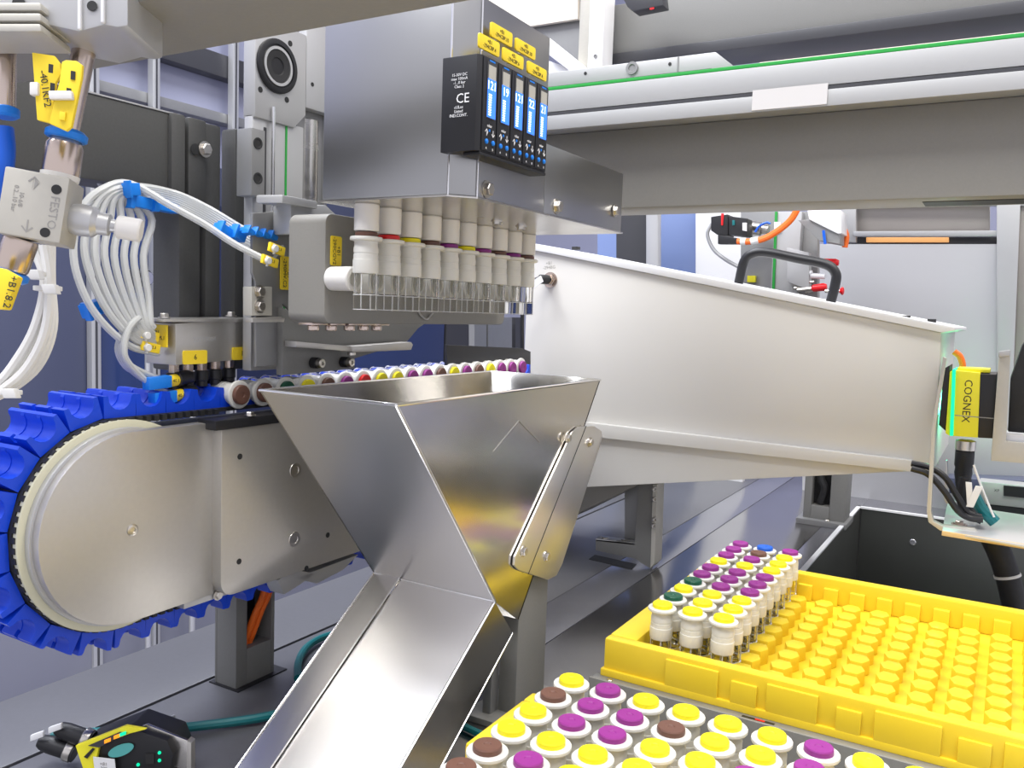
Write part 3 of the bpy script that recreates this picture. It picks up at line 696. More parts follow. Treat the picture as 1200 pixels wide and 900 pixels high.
# ------------------------------------------------------------ manifold block and black fittings
MX=-390
def PH(p,x=MX): return H(*p,'x',x)
t=thing('manifold_block','taupe steel manifold block with yellow labels and black fittings beneath','manifold',(MX-15,PH((250,400)).y,PH((250,425)).z))
F_=[PH(p) for p in ((206,379),(299,374),(299,420),(206,428))]
part('block',ext(F_,(-21,-3,0)),M['nickel'],t,bevel=.5)
tp=[PH(p)+V((2,0,.4)) for p in ((188,373),(330,370),(334,377),(190,379))]
part('top_bar',solid([PH(q)+V((1,0,0)) for q in ((190,377.5),(303,377.5),(303,373),(190,374))],[PH(q)+V((-24,0,0)) for q in ((190,377.5),(303,377.5),(303,373),(190,374))]),M['nickel'],t,bevel=.3)
part('top_bar',ext([H(*q,'x',-358) for q in ((296,373),(330,371.5),(334,373),(333,377.5),(296,378))],(-6,0,0)),M['nickel'],t,bevel=.3)
for p in ((201,373),(279,371)): part('top_screw',hexhead(PH(p)+V((-6,0,0)),(0,0,1),2.4,2.6),M['bolt'],t)
for (a,b_,s) in (((214,411),(242,426),'6'),((272,407),(297,421),'10')):
    A,B=PH(a,MX+.1),PH(b_,MX+.1)
    o=part('label_plate',prism(rrect(A.y,B.y,B.z,A.z,.9,3),'x',MX,MX+.7),M['ytag'],t); text('lettering',s,4.2,(MX+.7,(A.y+B.y)/2,(A.z+B.z)/2),(0,1,0),(0,0,1),M['ink'],o)
text('lettering','20210004',4,PH((240,398),MX),(0,1,.03),(0,0,1),M['alu'],t)
fy=F_[0].y; fz=F_[0].z
lp=part('label_plate',box(MX-19,MX-2,fy-4.2,fy-3.4,fz-13,fz-1),M['ytag'],t)
text('lettering','+B1\n-280BVP5.1',3.0,(MX-10.5,fy-4.25,fz-6.8),(1,0,0),(0,0,1),M['ink'],lp)
for k,px_ in enumerate((216,233,249,265,281)):
    q=PH((px_,426-(px_-206)*.08))+V((-9,0,0))
    fo=part('elbow_fitting',join(cyl(q+V((0,0,-6)),q+V((0,0,-12)),3.9,14,.5),cyl(q+V((0,0,-11)),q+V((0,0,-15)),3.2,12),cyl(q+V((0,0,-11)),q+V((-10,-3,-13)),3.1,12)),M['black'],t)
    part('brass_nut',lathe([(3.0,0),(3.0,5.5)],q+V((0,0,-6)),(0,0,1),6),M['rose'],fo)
def hfit(px_,py_,lab):
    q=PH((px_,py_),MX-6); t_=thing('black_fitting',lab,'fitting',tuple(q))
    part('fitting_body',cyl(q,q+V((-2,10,1)),4.2,14,.6),M['black'],t_); part('yellow_sleeve',cyl(q+V((2,-8,-.8)),q,3.4,12,.3),M['ytag'],t_); part('blue_clip',obox(q+V((3,-14,-.5)),(3,0,0),(0,7,.4),(0,0,3.2)),M['azure'],t_,bevel=.3)
    text('lettering','40.1',2.6,q+V((5.5,-4,0)),(0,1,0),(0,0,1),M['ink'],t_)
hfit(206,445,'upper black push-in fitting with blue clip left below the manifold')
hfit(212,462,'lower black push-in fitting with blue clip above the blue carriers')
# ------------------------------------------------------------ clear hoses in loops
def hose(name,pts,r,m,lab,cat,group=None):
    return single(name,tube(pts,r,8,5),m,lab,cat,group)
hg='clear hoses looping from the manifold to the plunger head'
N=8
for i in range(N):
    a=i/(N-1.)
    x=-398+3*a
    lx=88+ (168-88)*a
    low=(182-4*a, 409-22*a) if i<N-1 else (180,384)
    P=[low,(150+26*a,398-20*a),(112+62*a,358-8*a),(lx,300),(lx+4+6*a,258+0*a),(116+46*a,226+10*a),(156+20*a,216+18*a),(204,224+16*a),(243,241+18*a),(290-10*a,268+17*a),(333-12*a,289+16*a)]
    if i==0: P=[(186,414),(150,404),(112,368),(91,325),(86,285),(96,245),(118,223),(152,215),(200,241),(240,263),(275,286),(314,306)]
    pts=[H(*p,'x',x-min(1,max(0,(j-1)/3.))*(6+3*a)+ (50*max(0,(j-7))/4.)) for j,p in enumerate(P)]
    hose('clear_hose',pts,1.95,M['hose'],'clear hose loop between manifold and plunger head, %s from the outside'%ordn[i],'hose',hg)
for i in range(6):
    a=i/5.
    P=[(200,447+ (15 if i%2 else 0)),(176,440+10*(i%2)),(150,432-8*a),(138+8*a,412-6*a),(142+10*a,392-8*a),(150+14*a,372)]
    hose('clear_hose',[H(*p,'x',-404+2*i) for p in P],1.6,M['hose'],'short clear hose bending down to the black fittings, %s of six'%ordn[i],'hose','short clear hoses below the manifold')
for i in range(6):
    P=[(112+7*i,205),(124+8*i,225),(150+7*i,240),(172+6*i,240)]
    hose('clear_hose',[H(*p,'x',-424) for p in P],1.5,M['hose'],'clear hose dropping from behind the dark beam, %s of six'%ordn[i],'hose','clear hoses coming down behind the dark beam') if i<4 else None
def clip(a,b_,x,w,lab,up=(0,0,1)):
    A,B=H(*a,'x',x),H(*b_,'x',x); d=(B-A); u=d/2; n_=V((1,0,0)).cross(d).normalized()
    t_=thing('hose_clip',lab,'hose clip',tuple((A+B)/2),'blue clips holding the clear hoses')
    part('clip_body',obox((A+B)/2,u,n_*w,(3.4,0,0)),M['azure'],t_,bevel=.5); part('clip_tab',obox(A+(B-A)*.1+V((1.4,0,0)),u*.18,n_*(w+1.2),(2.6,0,0)),M['azure'],t_,bevel=.4)
clip((98,366),(118,358),-406,3.6,'large blue hose clip at lower left of the hose loops')
clip((116,354),(124,362),-406,3.6,'second blue hose clip from the left on the loops')
for i,p in enumerate(((132,354),(143,354),(153,353),(162,352))): clip((p[0]-4,p[1]-5),(p[0]+5,p[1]+5),-406,2.0,'small blue clip on the inner hose loops, %s from the left'%ordn[i])
clip((147,222),(160,222),-400,3.2,'blue clip at the top left of the hose bundle, upper of two')
clip((148,234),(176,240),-403,3.0,'blue clip at the top left of the hose bundle, lower of two')
clip((176,240),(206,246),-402,2.2,'flat blue clip under the top of the hose bundle')
clip((254,266),(268,276),-376,3.0,'blue clip on the hose bundle descending to the yellow tag, left one')
clip((271,270),(284,279),-374,3.0,'blue clip on the descending hose bundle, second from the left')
for i in range(4): clip((286+9*i,268+2*i),(294+9*i,274+2*i),-366,1.3,'slim blue clip across the descending hoses, %s from the left'%ordn[i])
for i,(p,x) in enumerate((((324,292),-354),((316,306),-354),((175,393),-396),((176,407),-396))):
    q=H(*p,'x',x); t_=thing('hose_marker','small yellow hose marker with white tie, '+('upper one at the hose ends','lower one at the hose ends','upper one left of the manifold','lower one left of the manifold')[i],'tag',tuple(q))
    part('marker_plate',obox(q,(1,0,0),(0,5.5,-1.2),(0,.5,2.4)),M['ytag'],t_,bevel=.3); part('cable_tie',join(cyl(q+V((1,-3,0)),q+V((3.2,-3,0)),2.0,12,.3),tube([q+V((1,-3,2.5)),q+V((1.6,-3,0)),q+V((1,-3,-3))],.7,6,2)),M['wcable'],t_)
    text('lettering','22.3',2.2,q+V((1.05,1,0)),(0,1,-.2),(0,0,1),M['ink'],t_)
# ------------------------------------------------------------ dark beam and column on the left
BX=-415
t=thing('dark_side_beam','dark grey folded sheet beam with vertical ribs at the left','beam',(BX-20,330,74))
y0=H(30,150,'x',BX).y; y1=H(216,150,'x',BX).y; zt=H(150,120,'x',BX).z; zb=H(120,213,'x',BX).z
part('beam_web',box(BX-30,BX,y0-120,y1,zb,zt),M['dpaint'],t,bevel=1.5)
part('beam_lip',box(BX-1,BX+.4,y0-120,y1-6,zt-.2,zt+.6),M['alu'],t)
ce=H(312,300,'x',BX).y; cs_=H(216,300,'x',BX).y-2
part('column',box(BX-26,BX-2,cs_,344,-42,zt-2),M['dpaint'],t,bevel=2)
for a_,b_,dx in ((197,214,3),(218,240,2),(244,262,-2),(272,290,3)):
    part('rib',box(BX-10,BX+dx,H(a_,180,'x',BX).y,H(b_,180,'x',BX).y,zb-4 if a_<244 else -42,zt+.5),M['dpaint'],t,bevel=2)
q=H(240,175,'x',BX+3); part('slot_bolt',hexhead(q,(1,0,0),3.4,3),M['bolt'],t); part('slot_hole',lathe([(3.2,0),(3.2,.2)],H(229,175,'x',BX+3),(1,0,0),14),M['ink'],t)
# ------------------------------------------------------------ overhead beam in the foreground
t=thing('overhead_beam','taupe grey overhead beam across the upper left foreground','beam',(-300,215,84))
part('beam',box(-700,-60,160,199,83,138),M['tpaint'],t,bevel=1.5)
# ------------------------------------------------------------ gantry on the right
t=thing('gantry_beam','wide taupe gantry beam crossing behind the gauges to the right','beam',(-100,610,77))
part('beam',box(-330,260,582,626,77,134),M['tpaint'],t,bevel=2)
part('underside_recess',box(-56,260,596,618,76.6,77.2),M['ink'],t)
t=thing('linear_guide','silver linear guide with green strip on top of the gantry beam','linear guide',(-100,590,134))
part('guide_body',prism([(560,134),(640,134),(640,163),(566,163),(566,160.6),(560,160.6),(560,145.2),(562,145.2),(562,143),(560,143)],'x',-330,260),M['alug'],t,bevel=.3)
part('green_strip',box(-330,260,560.6,563.5,161,163.3),M['green'],t,bevel=.3)
part('lower_sill',box(-330,260,556,560,131.5,141.5),M['alug'],t,bevel=.4)
a,b_=H(882,110,'y',555.5),H(970,104,'y',555.5); part('cover_sticker',box(a.x,b_.x,555.2,556,132.5,145),M['tape'],t)
part('groove',box(-330,260,559.6,560.2,142,144.6),M['dgrey'],t)
t=thing('gantry_carriage','light grey carriage with slanted end sitting on the linear guide','carriage',(-240,580,164))
part('carriage_body',prism([(-330,163.4),(-170,163.4),(-184,175),(-330,175)],'y',565,632),M['alug'],t,bevel=.6)
part('seam',box(-330,-186,564.6,565.2,163.6,164.6),M['ink'],t); 
for px_,py_ in ((686,86),(785,75)): part('screw_hole',lathe([(1.2,0),(1.2,.2)],H(px_,py_,'y',564.9),(0,-1,0),10),M['ink'],t)
q=H(741,80,'y',565); part('round_boss',lathe([(4.4,0),(4.4,1.2),(2.6,1.2),(2.2,.5)],q,(0,-1,0),20),M['alud'],t)
part('screw_hole',box(-210,-209,564.6,565,164,175),M['alud'],t)
# second beam further back
t=thing('rear_beam','grey beam with dark lower edge high behind the gantry','beam',(-100,1020,343))
part('beam',box(-468,320,1000,1060,322,382),M['gpaint'],t,bevel=2)
part('dark_edge',box(-468,320,996,1060,309,322),M['dgrey'],t,bevel=1)
# white frame left of it
t=thing('support_frame','white upright frame with diagonal brace behind the gauges','frame',(-470,950,250))
fx0,fx1=H(690,40,'y',960).x,H(707,40,'y',960).x
part('upright',box(fx0,fx1,960,990,240,470),M['wlid'],t,bevel=1)
part('slim_upright',box(H(678,40,'y',965).x,fx0-2,966,984,300,470),M['beige'],t,bevel=1)
dz_=[H(*p,'y',955) for p in ((640,42),(700,90),(700,108),(640,62))]; part('brace',ext(dz_,(0,14,0)),M['wlid'],t,bevel=.8)
dz_=[H(*p,'y',966) for p in ((640,70),(690,88),(690,110),(640,110))]; part('gusset',ext(dz_,(0,6,0)),M['wlid'],t,bevel=.6)
q=H(698,66,'y',960); part('screw',screw(q,(0,-1,0),2.4,1.6),M['alud'],t)
gp=[H(*p,'y',1000) for p in ((560,-30),(680,-30),(680,80),(560,20))]
single('machine_cover',ext(gp,(0,6,0)),M['alud'],'grey machine cover behind the yellow gauge tags','panel')
gp=[H(*p,'y',990) for p in ((560,-30),(677,-30),(677,22),(560,40))]
single('machine_cover',ext(gp,(0,6,0)),M['cream'],'cream lit cover at the top behind the gauges','panel')
t=thing('small_sensor','small dark sensor hanging in front of the rear beam at the top','sensor',(-440,960,375))
gp=[H(*p,'y',940) for p in ((725,-12),(775,-12),(777,6),(742,13),(735,8))]; part('sensor_body',ext(gp,(0,20,0)),M['dgrey'],t,bevel=1)
q=H(764,10,'y',939.5); part('red_light',obox(q,(2.5,0,0),(0,.4,0),(0,0,1)),M['red'],t)
single('light_panel',box(-520,900,1900,1930,250,800),M['cream'],'cream wall seen between gantry and rear beam','panel')
# ------------------------------------------------------------ white feeder bin
BY=740
t=thing('feeder_bin','large white wedge-shaped feeder bin with lid and black handle','bin',(-200,820,-165))
fp=[H(*p,'y',BY) for p in ((600,292),(1103,390),(1094,551),(685,571),(600,575))]
fp[0].x=-420; fp[4].x=-420
part('bin_body',ext([fp[0],fp[1],fp[2],fp[3],fp[4]],(0,175,0)),M['white'],t,bevel=.8)
ld=[H(*p,'y',BY-4) for p in ((596,280),(640,288),(1119,383),(1119,387),(1104,390),(640,296),(596,288))]
part('lid',ext(ld,(0,182,0)),M['wlid'],t,bevel=.7)
lp=[H(*p,'y',BY-7) for p in ((686,495),(1069,540),(1069,553),(686,511))]
part('ledge',ext(lp,(0,8,0)),M['white'],t,bevel=.4)
for p in ((672,297),(702,305),(800,322),(1008,363),(1060,378)):
    q=H(*p,'y',BY); part('lid_rivet',screw(q,(0,-1,0),1.8,1.2,False),M['wlid'],t)
for p in ((675,291),(1062,372),(1092,376)): q=H(*p,'y',BY+12); part('lid_catch',obox(q,(3,0,0),(0,3,0),(0,0,1.4)),M['ink'],t)
hd=[H(*p,'y',772) for p in ((865,334),(872,306),(883,297),(900,296),(935,303),(968,310),(979,320),(979,332),(973,356))]
part('handle',tube(hd,4.2,12,5),M['black'],t)
q=H(645,328,'y',BY)
part('cable_gland',join(lathe([(6.2,0),(6.2,3),(5,3.2),(4.6,6)],q,(0,-1,0),6),lathe([(7.6,0),(7.6,.8)],q,(0,-1,0),24)),M['rose'],t)
text('lettering','+B1\n-294BG',4.4,(q.x-2,BY,q.z+14),(1,0,.08),(0,0,1),M['gink'],t)
e=H(626,330,'y',BY-22)
single('sensor_plug',join(cyl(q+V((0,-5,0)),q+V((-4,-14,0)),4.6,14,.6),cyl(q+V((-4,-14,0)),e,3.2,12)),M['black'],'black cable plug screwed into the white bin','plug')
single('cable_flag',ext([H(*p,'y',BY-26) for p in ((622,331),(634,323),(637,330),(625,339))],(0,-1,0)),M['wlid'],'white cable flag beside the plug on the bin','tag')
single('black_cable',tube([H(*p,'y',BY-25) for p in ((622,338),(614,350),(612,375),(612,400),(612,440))],2.0,8),M['black'],'black cable hanging down left of the white bin','cable')
part('support_rail',ext([H(*p,'y',BY+30) for p in ((600,575),(752,566),(735,574),(676,602),(650,615),(600,630))],(0,90,0)),M['tpaint'],t,bevel=.5)
# dark guide behind the last tubes
t=thing('black_end_stop','matt black sheet guard behind the far end of the tube row','guard',(-380,690,-60))
ep=[H(*p,'x',-398) for p in ((524,404),(612,408),(622,412),(622,440),(524,440))]; part('sheet',ext(ep,(-3,0,0)),M['black'],t,bevel=.6)
t=thing('dark_panel_frame','grey frame with dark opening behind the plunger head','frame',(-600,1100,-100))
for a_,b_,mm in ((556,570,'alud'),(572,600,'alud'),(604,612,'dgrey')): part('frame_strip',ext([H(*p,'x',-700) for p in ((a_,372),(b_,372),(b_,960),(a_,960))],(-10,0,0)),M[mm],t)
# posts below the bin
t=thing('bin_post','grey angled post on the deck beneath the left part of the bin','post',(-315,790,-250))
pz=H(750,575,'y',785).z
A=[H(*p,'y',786) for p in ((748,560),(767,560),(763,667),(744,655),(698,645),(698,632),(744,636))]
part('angle_plate',ext(A,(0,5,0)),M['gpaint'],t,bevel=.4)
part('web_plate',ext([H(*p,'y',800) for p in ((732,560),(748,560),(746,636),(732,634))],(0,6,0)),M['alud'],t,bevel=.4)
part('bright_edge',ext([H(*p,'y',783) for p in ((765,568),(770,568),(767,660),(762,666))],(0,20,0)),M['beige'],t,bevel=.3)
part('top_ledge',ext([H(*p,'y',786) for p in ((698,631),(744,637),(744,639),(698,634))],(0,14,0)),M['alu'],t,bevel=.3)
part('foot_slot',ext([H(*p,'z',-249.5) for p in ((690,655),(697,650),(746,661),(740,667))],(0,0,-.6)),M['ink'],t)
for p in ((709,632),(732,635)): part('bolt',hexhead(H(*p,'y',792),(0,0,1),3.6,2.6),M['bolt'],t)
for p in ((766,573),(766,585),(766,609),(765,616)): part('side_bolt',screw(H(*p,'y',782),(1,-.4,0),2.6,2),M['bolt'],t)
t=thing('cable_post','grey post with a cable window on the deck beneath the right part of the bin','post',(-180,1095,-250))
xa,xb2=H(941,600,'y',1090).x,H(990,600,'y',1090).x
zt_=H(960,545,'y',1090).z
part('post_shell',join(box(xa,xa+9,1090,1130,-250,zt_),box(xb2-18,xb2,1090,1130,-250,zt_),box(xa+9,xb2-18,1090,1130,-250,H(960,593,'y',1090).z)),M['gpaint'],t,bevel=.8)
part('window_back',box(xa+9,xb2-18,1105,1106,H(960,593,'y',1090).z,zt_),M['black'],t)
part('foot_plate',box(xa-6,xb2+4,1080,1135,-250,-243),M['alud'],t,bevel=.8)
part('bolt',screw((xa+30,1085,-243),(0,0,1),3,2),M['bolt'],t)
part('dark_cable',tube([(xa+18,1100,-225),(xa+22,1098,-205),(xa+17,1098,-190),(xa+24,1100,-160)],5,8),M['rubber'],t)
# ------------------------------------------------------------ background cabinets on the right
CYB=1300
def bq(name,pts,y,th,m,lab,cat='cabinet',bev=1):
    return single(name,ext([H(*p,'y',y) for p in pts],(0,th,0)),m,lab,cat,bevel=bev)
t=thing('rear_cabinet','silver sheet metal cabinet with a wide window slot behind the bin','cabinet',(-60,CYB,-250))
def cb(n,pts,m,y=CYB,th=12,bev=1): return part(n,ext([H(*p,'y',y) for p in pts],(0,th,0)),M[m],t,bevel=bev)
cb('front_sheet',((940,286),(1185,286),(1185,610),(940,610)),'cab')
cb('left_stile',((985,240),(1003,240),(1003,284),(985,284)),'alu')
cb('window_pane',((1003,240),(1160,240),(1160,272),(1003,272)),'cabt',CYB+20)
cb('window_sill',((1000,271),(1172,270),(1172,277),(1000,277)),'alu',CYB-4)
cb('slot_back',((990,277),(1172,277),(1172,287),(990,287)),'dgrey',CYB+30)
cb('slot_lamp',((1015,278),(1112,278),(1112,284),(1015,284)),'warm',CYB+24,4)
cb('right_stile',((1168,236),(1196,236),(1180,620),(1168,620)),'alu',CYB-6)
cb('top_sheet',((820,225),(1220,225),(1220,241),(820,241)),'cab',CYB+4)
bq('wall_panel',((700,245),(818,245),(818,620),(700,620)),CYB+20,10,M['skyb'],'pale blue panel between gantry and bin','panel')
bq('white_stile',((815,245),(870,245),(870,600),(815,600)),CYB,14,M['wlid'],'white upright left of the small motor','panel')
bq('dark_stile',((722,248),(757,248),(757,625),(722,620)),CYB-60,10,M['dgrey'],'dark upright right of the steel box end','panel')
bq('alu_stile',((757,248),(771,248),(771,628),(757,626)),CYB-70,14,M['alu'],'aluminium upright in front of the pale blue panel','panel')
bq('white_wall_strip',((1190,240),(1260,240),(1260,620),(1178,620)),CYB+10,10,M['cabt'],'grey upright at the far right edge behind the camera','panel')
bq('low_white_box',((1100,505),(1260,510),(1260,570),(1100,560)),CYB-60,40,M['alu'],'pale machine plate below the yellow camera','panel')
bq('low_blue_box',((1110,560),(1260,566),(1260,585),(1110,578)),CYB-100,40,M['slate'],'slate blue strip below the pale machine plate','panel')
t=thing('grey_terminal','light grey terminal block with black inset behind the cable shelf','terminal',(0,1000,-190))
a=[H(*p,'y',1000) for p in ((1148,564),(1260,575),(1260,602),(1148,590))]; part('terminal_body',ext(a,(0,25,0)),M['alu'],t,bevel=1)
a=[H(*p,'y',998) for p in ((1176,569),(1260,576),(1260,590),(1176,581))]; part('black_inset',ext(a,(0,3,0)),M['black'],t)
a=[H(*p,'y',1001) for p in ((1148,590),(1260,602),(1260,612),(1148,598))]; part('black_base',ext(a,(0,25,0)),M['black'],t)
text('lettering','XP',4,H(1168,575,'y',997.5),(1,0,0),(0,0,1),M['ink'],t)
# second axis, motor and clamps seen over the bin
CX_=1050
t=thing('rear_axis','silver upright linear axis with green strip behind the bin handle','linear axis',(-250,CX_,-20))
def cp_(n,pts,m,y=CX_,th=14,bev=.6): return part(n,ext([H(*p,'y',y) for p in pts],(0,th,0)),M[m],t,bevel=bev)
cp_('back_plate',((868,248),(958,248),(958,520),(868,510)),'alud',CX_+16)
cp_('profile',((908,248),(940,248),(932,365),(902,360)),'alu')
cp_('green_strip',((908,248),(911,248),(907,355),(904,354)),'green',CX_-2,2,.2)
cp_('tape_label',((907,260),(915,260),(915,272),(907,272)),'wlid',CX_-3,1,.2)
cp_('clamp_arm',((922,290),(948,296),(948,340),(922,330)),'alu',CX_-14)
t=thing('servo_motor','small black servo motor with silver flange behind the bin','motor',(-300,1000,95))
def mp_(n,pts,m,y=1000,th=26,bev=1): return part(n,ext([H(*p,'y',y) for p in pts],(0,th,0)),M[m],t,bevel=bev)
mp_('motor_rear',((833,254),(853,251),(853,276),(840,275),(833,270)),'black')
mp_('motor_body',((853,253),(876,256),(876,277),(853,275)),'black',1002,22)
mp_('connector',((841,275),(870,280),(870,286),(841,286)),'black',996,10)
mp_('red_stripe',((845,250),(848,250),(847,264),(845,264)),'red',998.6,2,.2)
mp_('logo_dot',((858,258),(861,258),(861,264),(858,264)),'teal',1000.8,2,.2)
mp_('type_plate',((870,261),(875,261),(875,271),(870,270)),'wlid',1000.8,2,.2)
a,b_=H(877,266,'y',1040),H(893,268,'y',1040); part('flange',join(cyl(a,b_,8,16,.6),cyl(b_,b_+(b_-a)*.5,5.5,14,.5)),M['bolt'],t)
part('blue_lead',tube([H(*p,'y',1000) for p in ((885,272),(890,265),(898,261),(903,262))],1.4,6),M['bluehose'],t)
single('orange_cable',tube([H(*p,'y',985) for p in ((864,283),(880,283),(897,279),(915,268),(928,256),(937,240))],3.6,10),M['orange'],'orange motor cable rising behind the gantry beam','cable')
t=thing('cable_sleeve','white sleeve on the orange motor cable','sleeve',tuple(H(872,283,'y',985)))
part('sleeve',cyl(H(868,283,'y',985),H(874,283,'y',985),4.2,12,.3),M['wlid'],t)
part('sleeve',cyl(H(880,283,'y',985),H(889,281,'y',985),4.2,12,.3),M['wlid'],t)
single('orange_cable',tube([H(*p,'y',1040) for p in ((985,262),(990,270),(992,278),(990,290))],3.2,10),M['orange'],'short orange cable right of the white box','cable')
t=thing('white_junction_box','white junction box hanging under the gantry behind the bin','box',(-220,1010,95))
part('front_face',ext([H(*p,'y',1000) for p in ((946,246),(985,246),(986,273),(982,274),(948,257))],(0,40,0)),M['wlid'],t,bevel=.8)
part('underside',ext([H(*p,'y',1004) for p in ((935,258),(950,257),(984,274),(984,286),(960,282))],(0,30,0)),M['alud'],t,bevel=.8)
part('blue_lead',tube([H(*p,'y',1000) for p in ((965,270),(966,278),(967,286))],1.6,6),M['bluehose'],t)
single('grey_hose',tube([H(*p,'y',1020) for p in ((834,262),(829,275),(836,292),(850,304),(866,313))],2.2,8),M['alu'],'grey hose curving down from the small servo motor','hose')
single('yellow_clip',obox(H(881,327,'y',1062),(5,0,0),(0,3,0),(0,0,4)),M['yplast'],'small yellow clip left of the bin handle','clip',bevel=.5)
for i,((a,b_),l) in enumerate(((((963,307),(983,308)),'upper red toggle grip right of the bin handle top'),(((951,338),(969,336)),'lower red toggle grip inside the bin handle'),(((984,341),(989,341)),'small red grip tip right of the bin handle'))):
    A,B=H(*a,'y',1036),H(*b_,'y',1036); t=thing('toggle_clamp',l,'clamp',tuple(A),'red toggle clamp grips behind the bin')
    part('grip',lathe([(2.2,0),(4.2,2),(4.6,(B-A).length*.8),(3,(B-A).length)],A,B-A,14),M['red'],t); part('lever',cyl(A-(B-A).normalized()*16,A,2.2,8),M['bolt'],t)
t=thing('clamp_rods','white plastic rods and chrome links between the red grips','rod',tuple(H(940,325,'y',1040)))
part('rod',cyl(H(925,319,'y',1040),H(952,320,'y',1040),3.2,10,.5),M['wlid'],t); part('rod',cyl(H(950,323,'y',1040),H(967,324,'y',1040),3.2,10,.5),M['wlid'],t)
rnd=random.Random(3)
for k in range(8): 
    q=H(922+rnd.random()*34,330+rnd.random()*14,'y',1040); part('link',cyl(q,q+V((rnd.uniform(5,10),0,rnd.uniform(-5,5))),1.6,8,.3),M['bolt'],t)
# ------------------------------------------------------------ barcode camera at the right with shelf and cables
YC2=720
t=thing('barcode_camera','yellow and black barcode camera with green light ring facing the bin','camera',tuple(H(1135,515,'y',YC2+20)))
def yc(n,pts,m,y=YC2,th=46,bev=.6,lab=None): return part(n,ext([H(*p,'y',y) for p in pts],(0,th,0)),M[m],t,lab,bevel=bev)
yc('yellow_body',((1120,434),(1149,437),(1146,513),(1117,511)),'yplast')
yc('black_back',((1149,438),(1168,439),(1165,514),(1146,513)),'black')
yc('front_bezel',((1113,436),(1116,434),(1113,511),(1108,508)),'yplast',YC2+2,42)
yc('light_ring',((1116,433),(1120,433),(1117,511),(1113,511)),'glow',YC2-1,48)
yc('lens_shroud',((1106,432),(1113,428),(1108,505),(1100,498)),'black',YC2+6,36)
yc('top_plate',((1122,431),(1160,433),(1160,437),(1122,435)),'yplast',YC2+8,30,.4)
text('lettering','COGNEX',7.6,H(1133,470,'y',YC2),(0,0,-1),(1,0,0),M['ink'],t)
part('seam',box(H(1119,487,'y',YC2).x,H(1165,487,'y',YC2).x,YC2-.2,YC2,H(1130,488,'y',YC2).z,H(1130,487,'y',YC2).z),M['gink'],t)
a=H(1132,515,'y',YC2+20)
part('connector_ring',lathe([(4.5,0),(7.2,1),(7.2,8),(6,9)],a,(0,0,-1),18),M['bolt'],t)
part('connector',lathe([(6.8,9),(6.8,20),(6.0,22),(6.4,26),(4.8,36),(4.0,40)],a,(0,0,-1),18),M['black'],t)
single('orange_bracket',tube([H(*p,'y',YC2+60) for p in ((1118,412),(1125,418),(1128,430),(1122,440))],2.6,10),M['orange'],'orange cable peeping out above the barcode camera','cable')
t=thing('camera_bracket','beige metal bracket plate holding the camera, cut by the right edge','bracket',tuple(H(1175,540,'y',YC2-6)))
A=[H(*p,'y',YC2-6) for p in ((1171,414),(1184,411),(1184,416),(1179,517),(1260,525),(1260,548),(1161,540))]
part('bracket_plate',ext(A,(0,5,0)),M['beige'],t,bevel=.6)
part('white_strip',ext([H(*p,'y',YC2) for p in ((1178,508),(1260,514),(1260,535),(1176,528))],(0,5,0)),M['wlid'],t)
part('clear_cap',ext([H(*p,'y',YC2-9) for p in ((1170,412),(1184,410),(1184,417),(1170,419))],(0,10,0)),M['alu'],t,bevel=.8)
single('black_block',ext([H(*p,'y',YC2+8) for p in ((1198,405),(1260,330),(1260,512),(1181,506),(1184,445))],(0,50,0)),M['rubber'],'black block behind the camera bracket at right edge','block',bevel=1)
t=thing('wire_guard','beige bent metal strip guard in front of the camera connector','guard',tuple(H(1100,620,'y',YC2-30)))
def ribbon(pts,y,w=2.6,dy=9):
    return [H(*p,'y',y) for p in pts]
A=[(1109,420),(1096,500),(1091,600),(1094,611),(1104,616),(1142,620),(1146,624),(1138,627),(1102,622),(1088,612),(1086,600),(1092,500),(1105,418)]
part('strip',ext([H(*p,'y',690) for p in A],(0,7,0)),M['beige'],t,bevel=.3)
A=[(1108,540),(1106,585),(1109,590),(1120,592),(1120,589),(1112,586),(1110,540)]
part('inner_strip',ext([H(*p,'y',735) for p in A],(0,7,0)),M['alu'],t,bevel=.3)
t=thing('cable_shelf','grey sheet shelf with tan front edge holding the camera cables','shelf',tuple(H(1150,640,'y',690)))
zsh=H(1104,622,'y',676).z
A=[H(1104,622,'z',zsh),H(1215,642,'z',zsh),H(1260,612,'z',zsh),H(1110,590,'z',zsh)]
part('shelf_sheet',ext(A,(0,0,-1.6)),M['cab'],t,bevel=.3)
part('tan_edge',ext([A[0]+V((0,-1.4,.2)),A[1]+V((60,-1.4,.2)),A[1]+V((60,-1.4,-3.2)),A[0]+V((0,-1.4,-3.2))],(0,1.4,0)),M['phen'],t,bevel=.3)
q=H(1124,615,'z',zsh); part('shelf_bolt',join(lathe([(5.4,0),(5.4,.9)],q,(0,0,1),20),hexhead(q+V((0,0,.9)),(0,0,1),3,2.2)),M['rose'],t)
def cable(pts,r,m,lab,y=700,n=10): return single('camera_cable',tube([H(*p,'y',y) for p in pts],r,n),m,lab,'cable')
cable(((1068,543),(1090,548),(1108,560),(1122,582),(1134,600),(1150,606)),2.3,M['black'],'upper black cable arching from the bin ledge to the shelf')
cable(((1068,549),(1088,556),(1106,575),(1122,598),(1136,607),(1152,609)),2.3,M['black'],'lower black cable arching from the bin ledge to the shelf',696)
cable(((1131,560),(1128,580),(1134,598),(1152,608)),4.6,M['black'],'thick black camera cable dropping to the shelf',715)
cable(((1142,582),(1150,596),(1160,606),(1166,612)),4.4,M['teal'],'teal cable passing down through the camera shelf',706)
cable(((1141,545),(1150,570),(1160,595),(1165,606)),.8,M['wcable'],'thin white cord beside the teal camera cable',700)
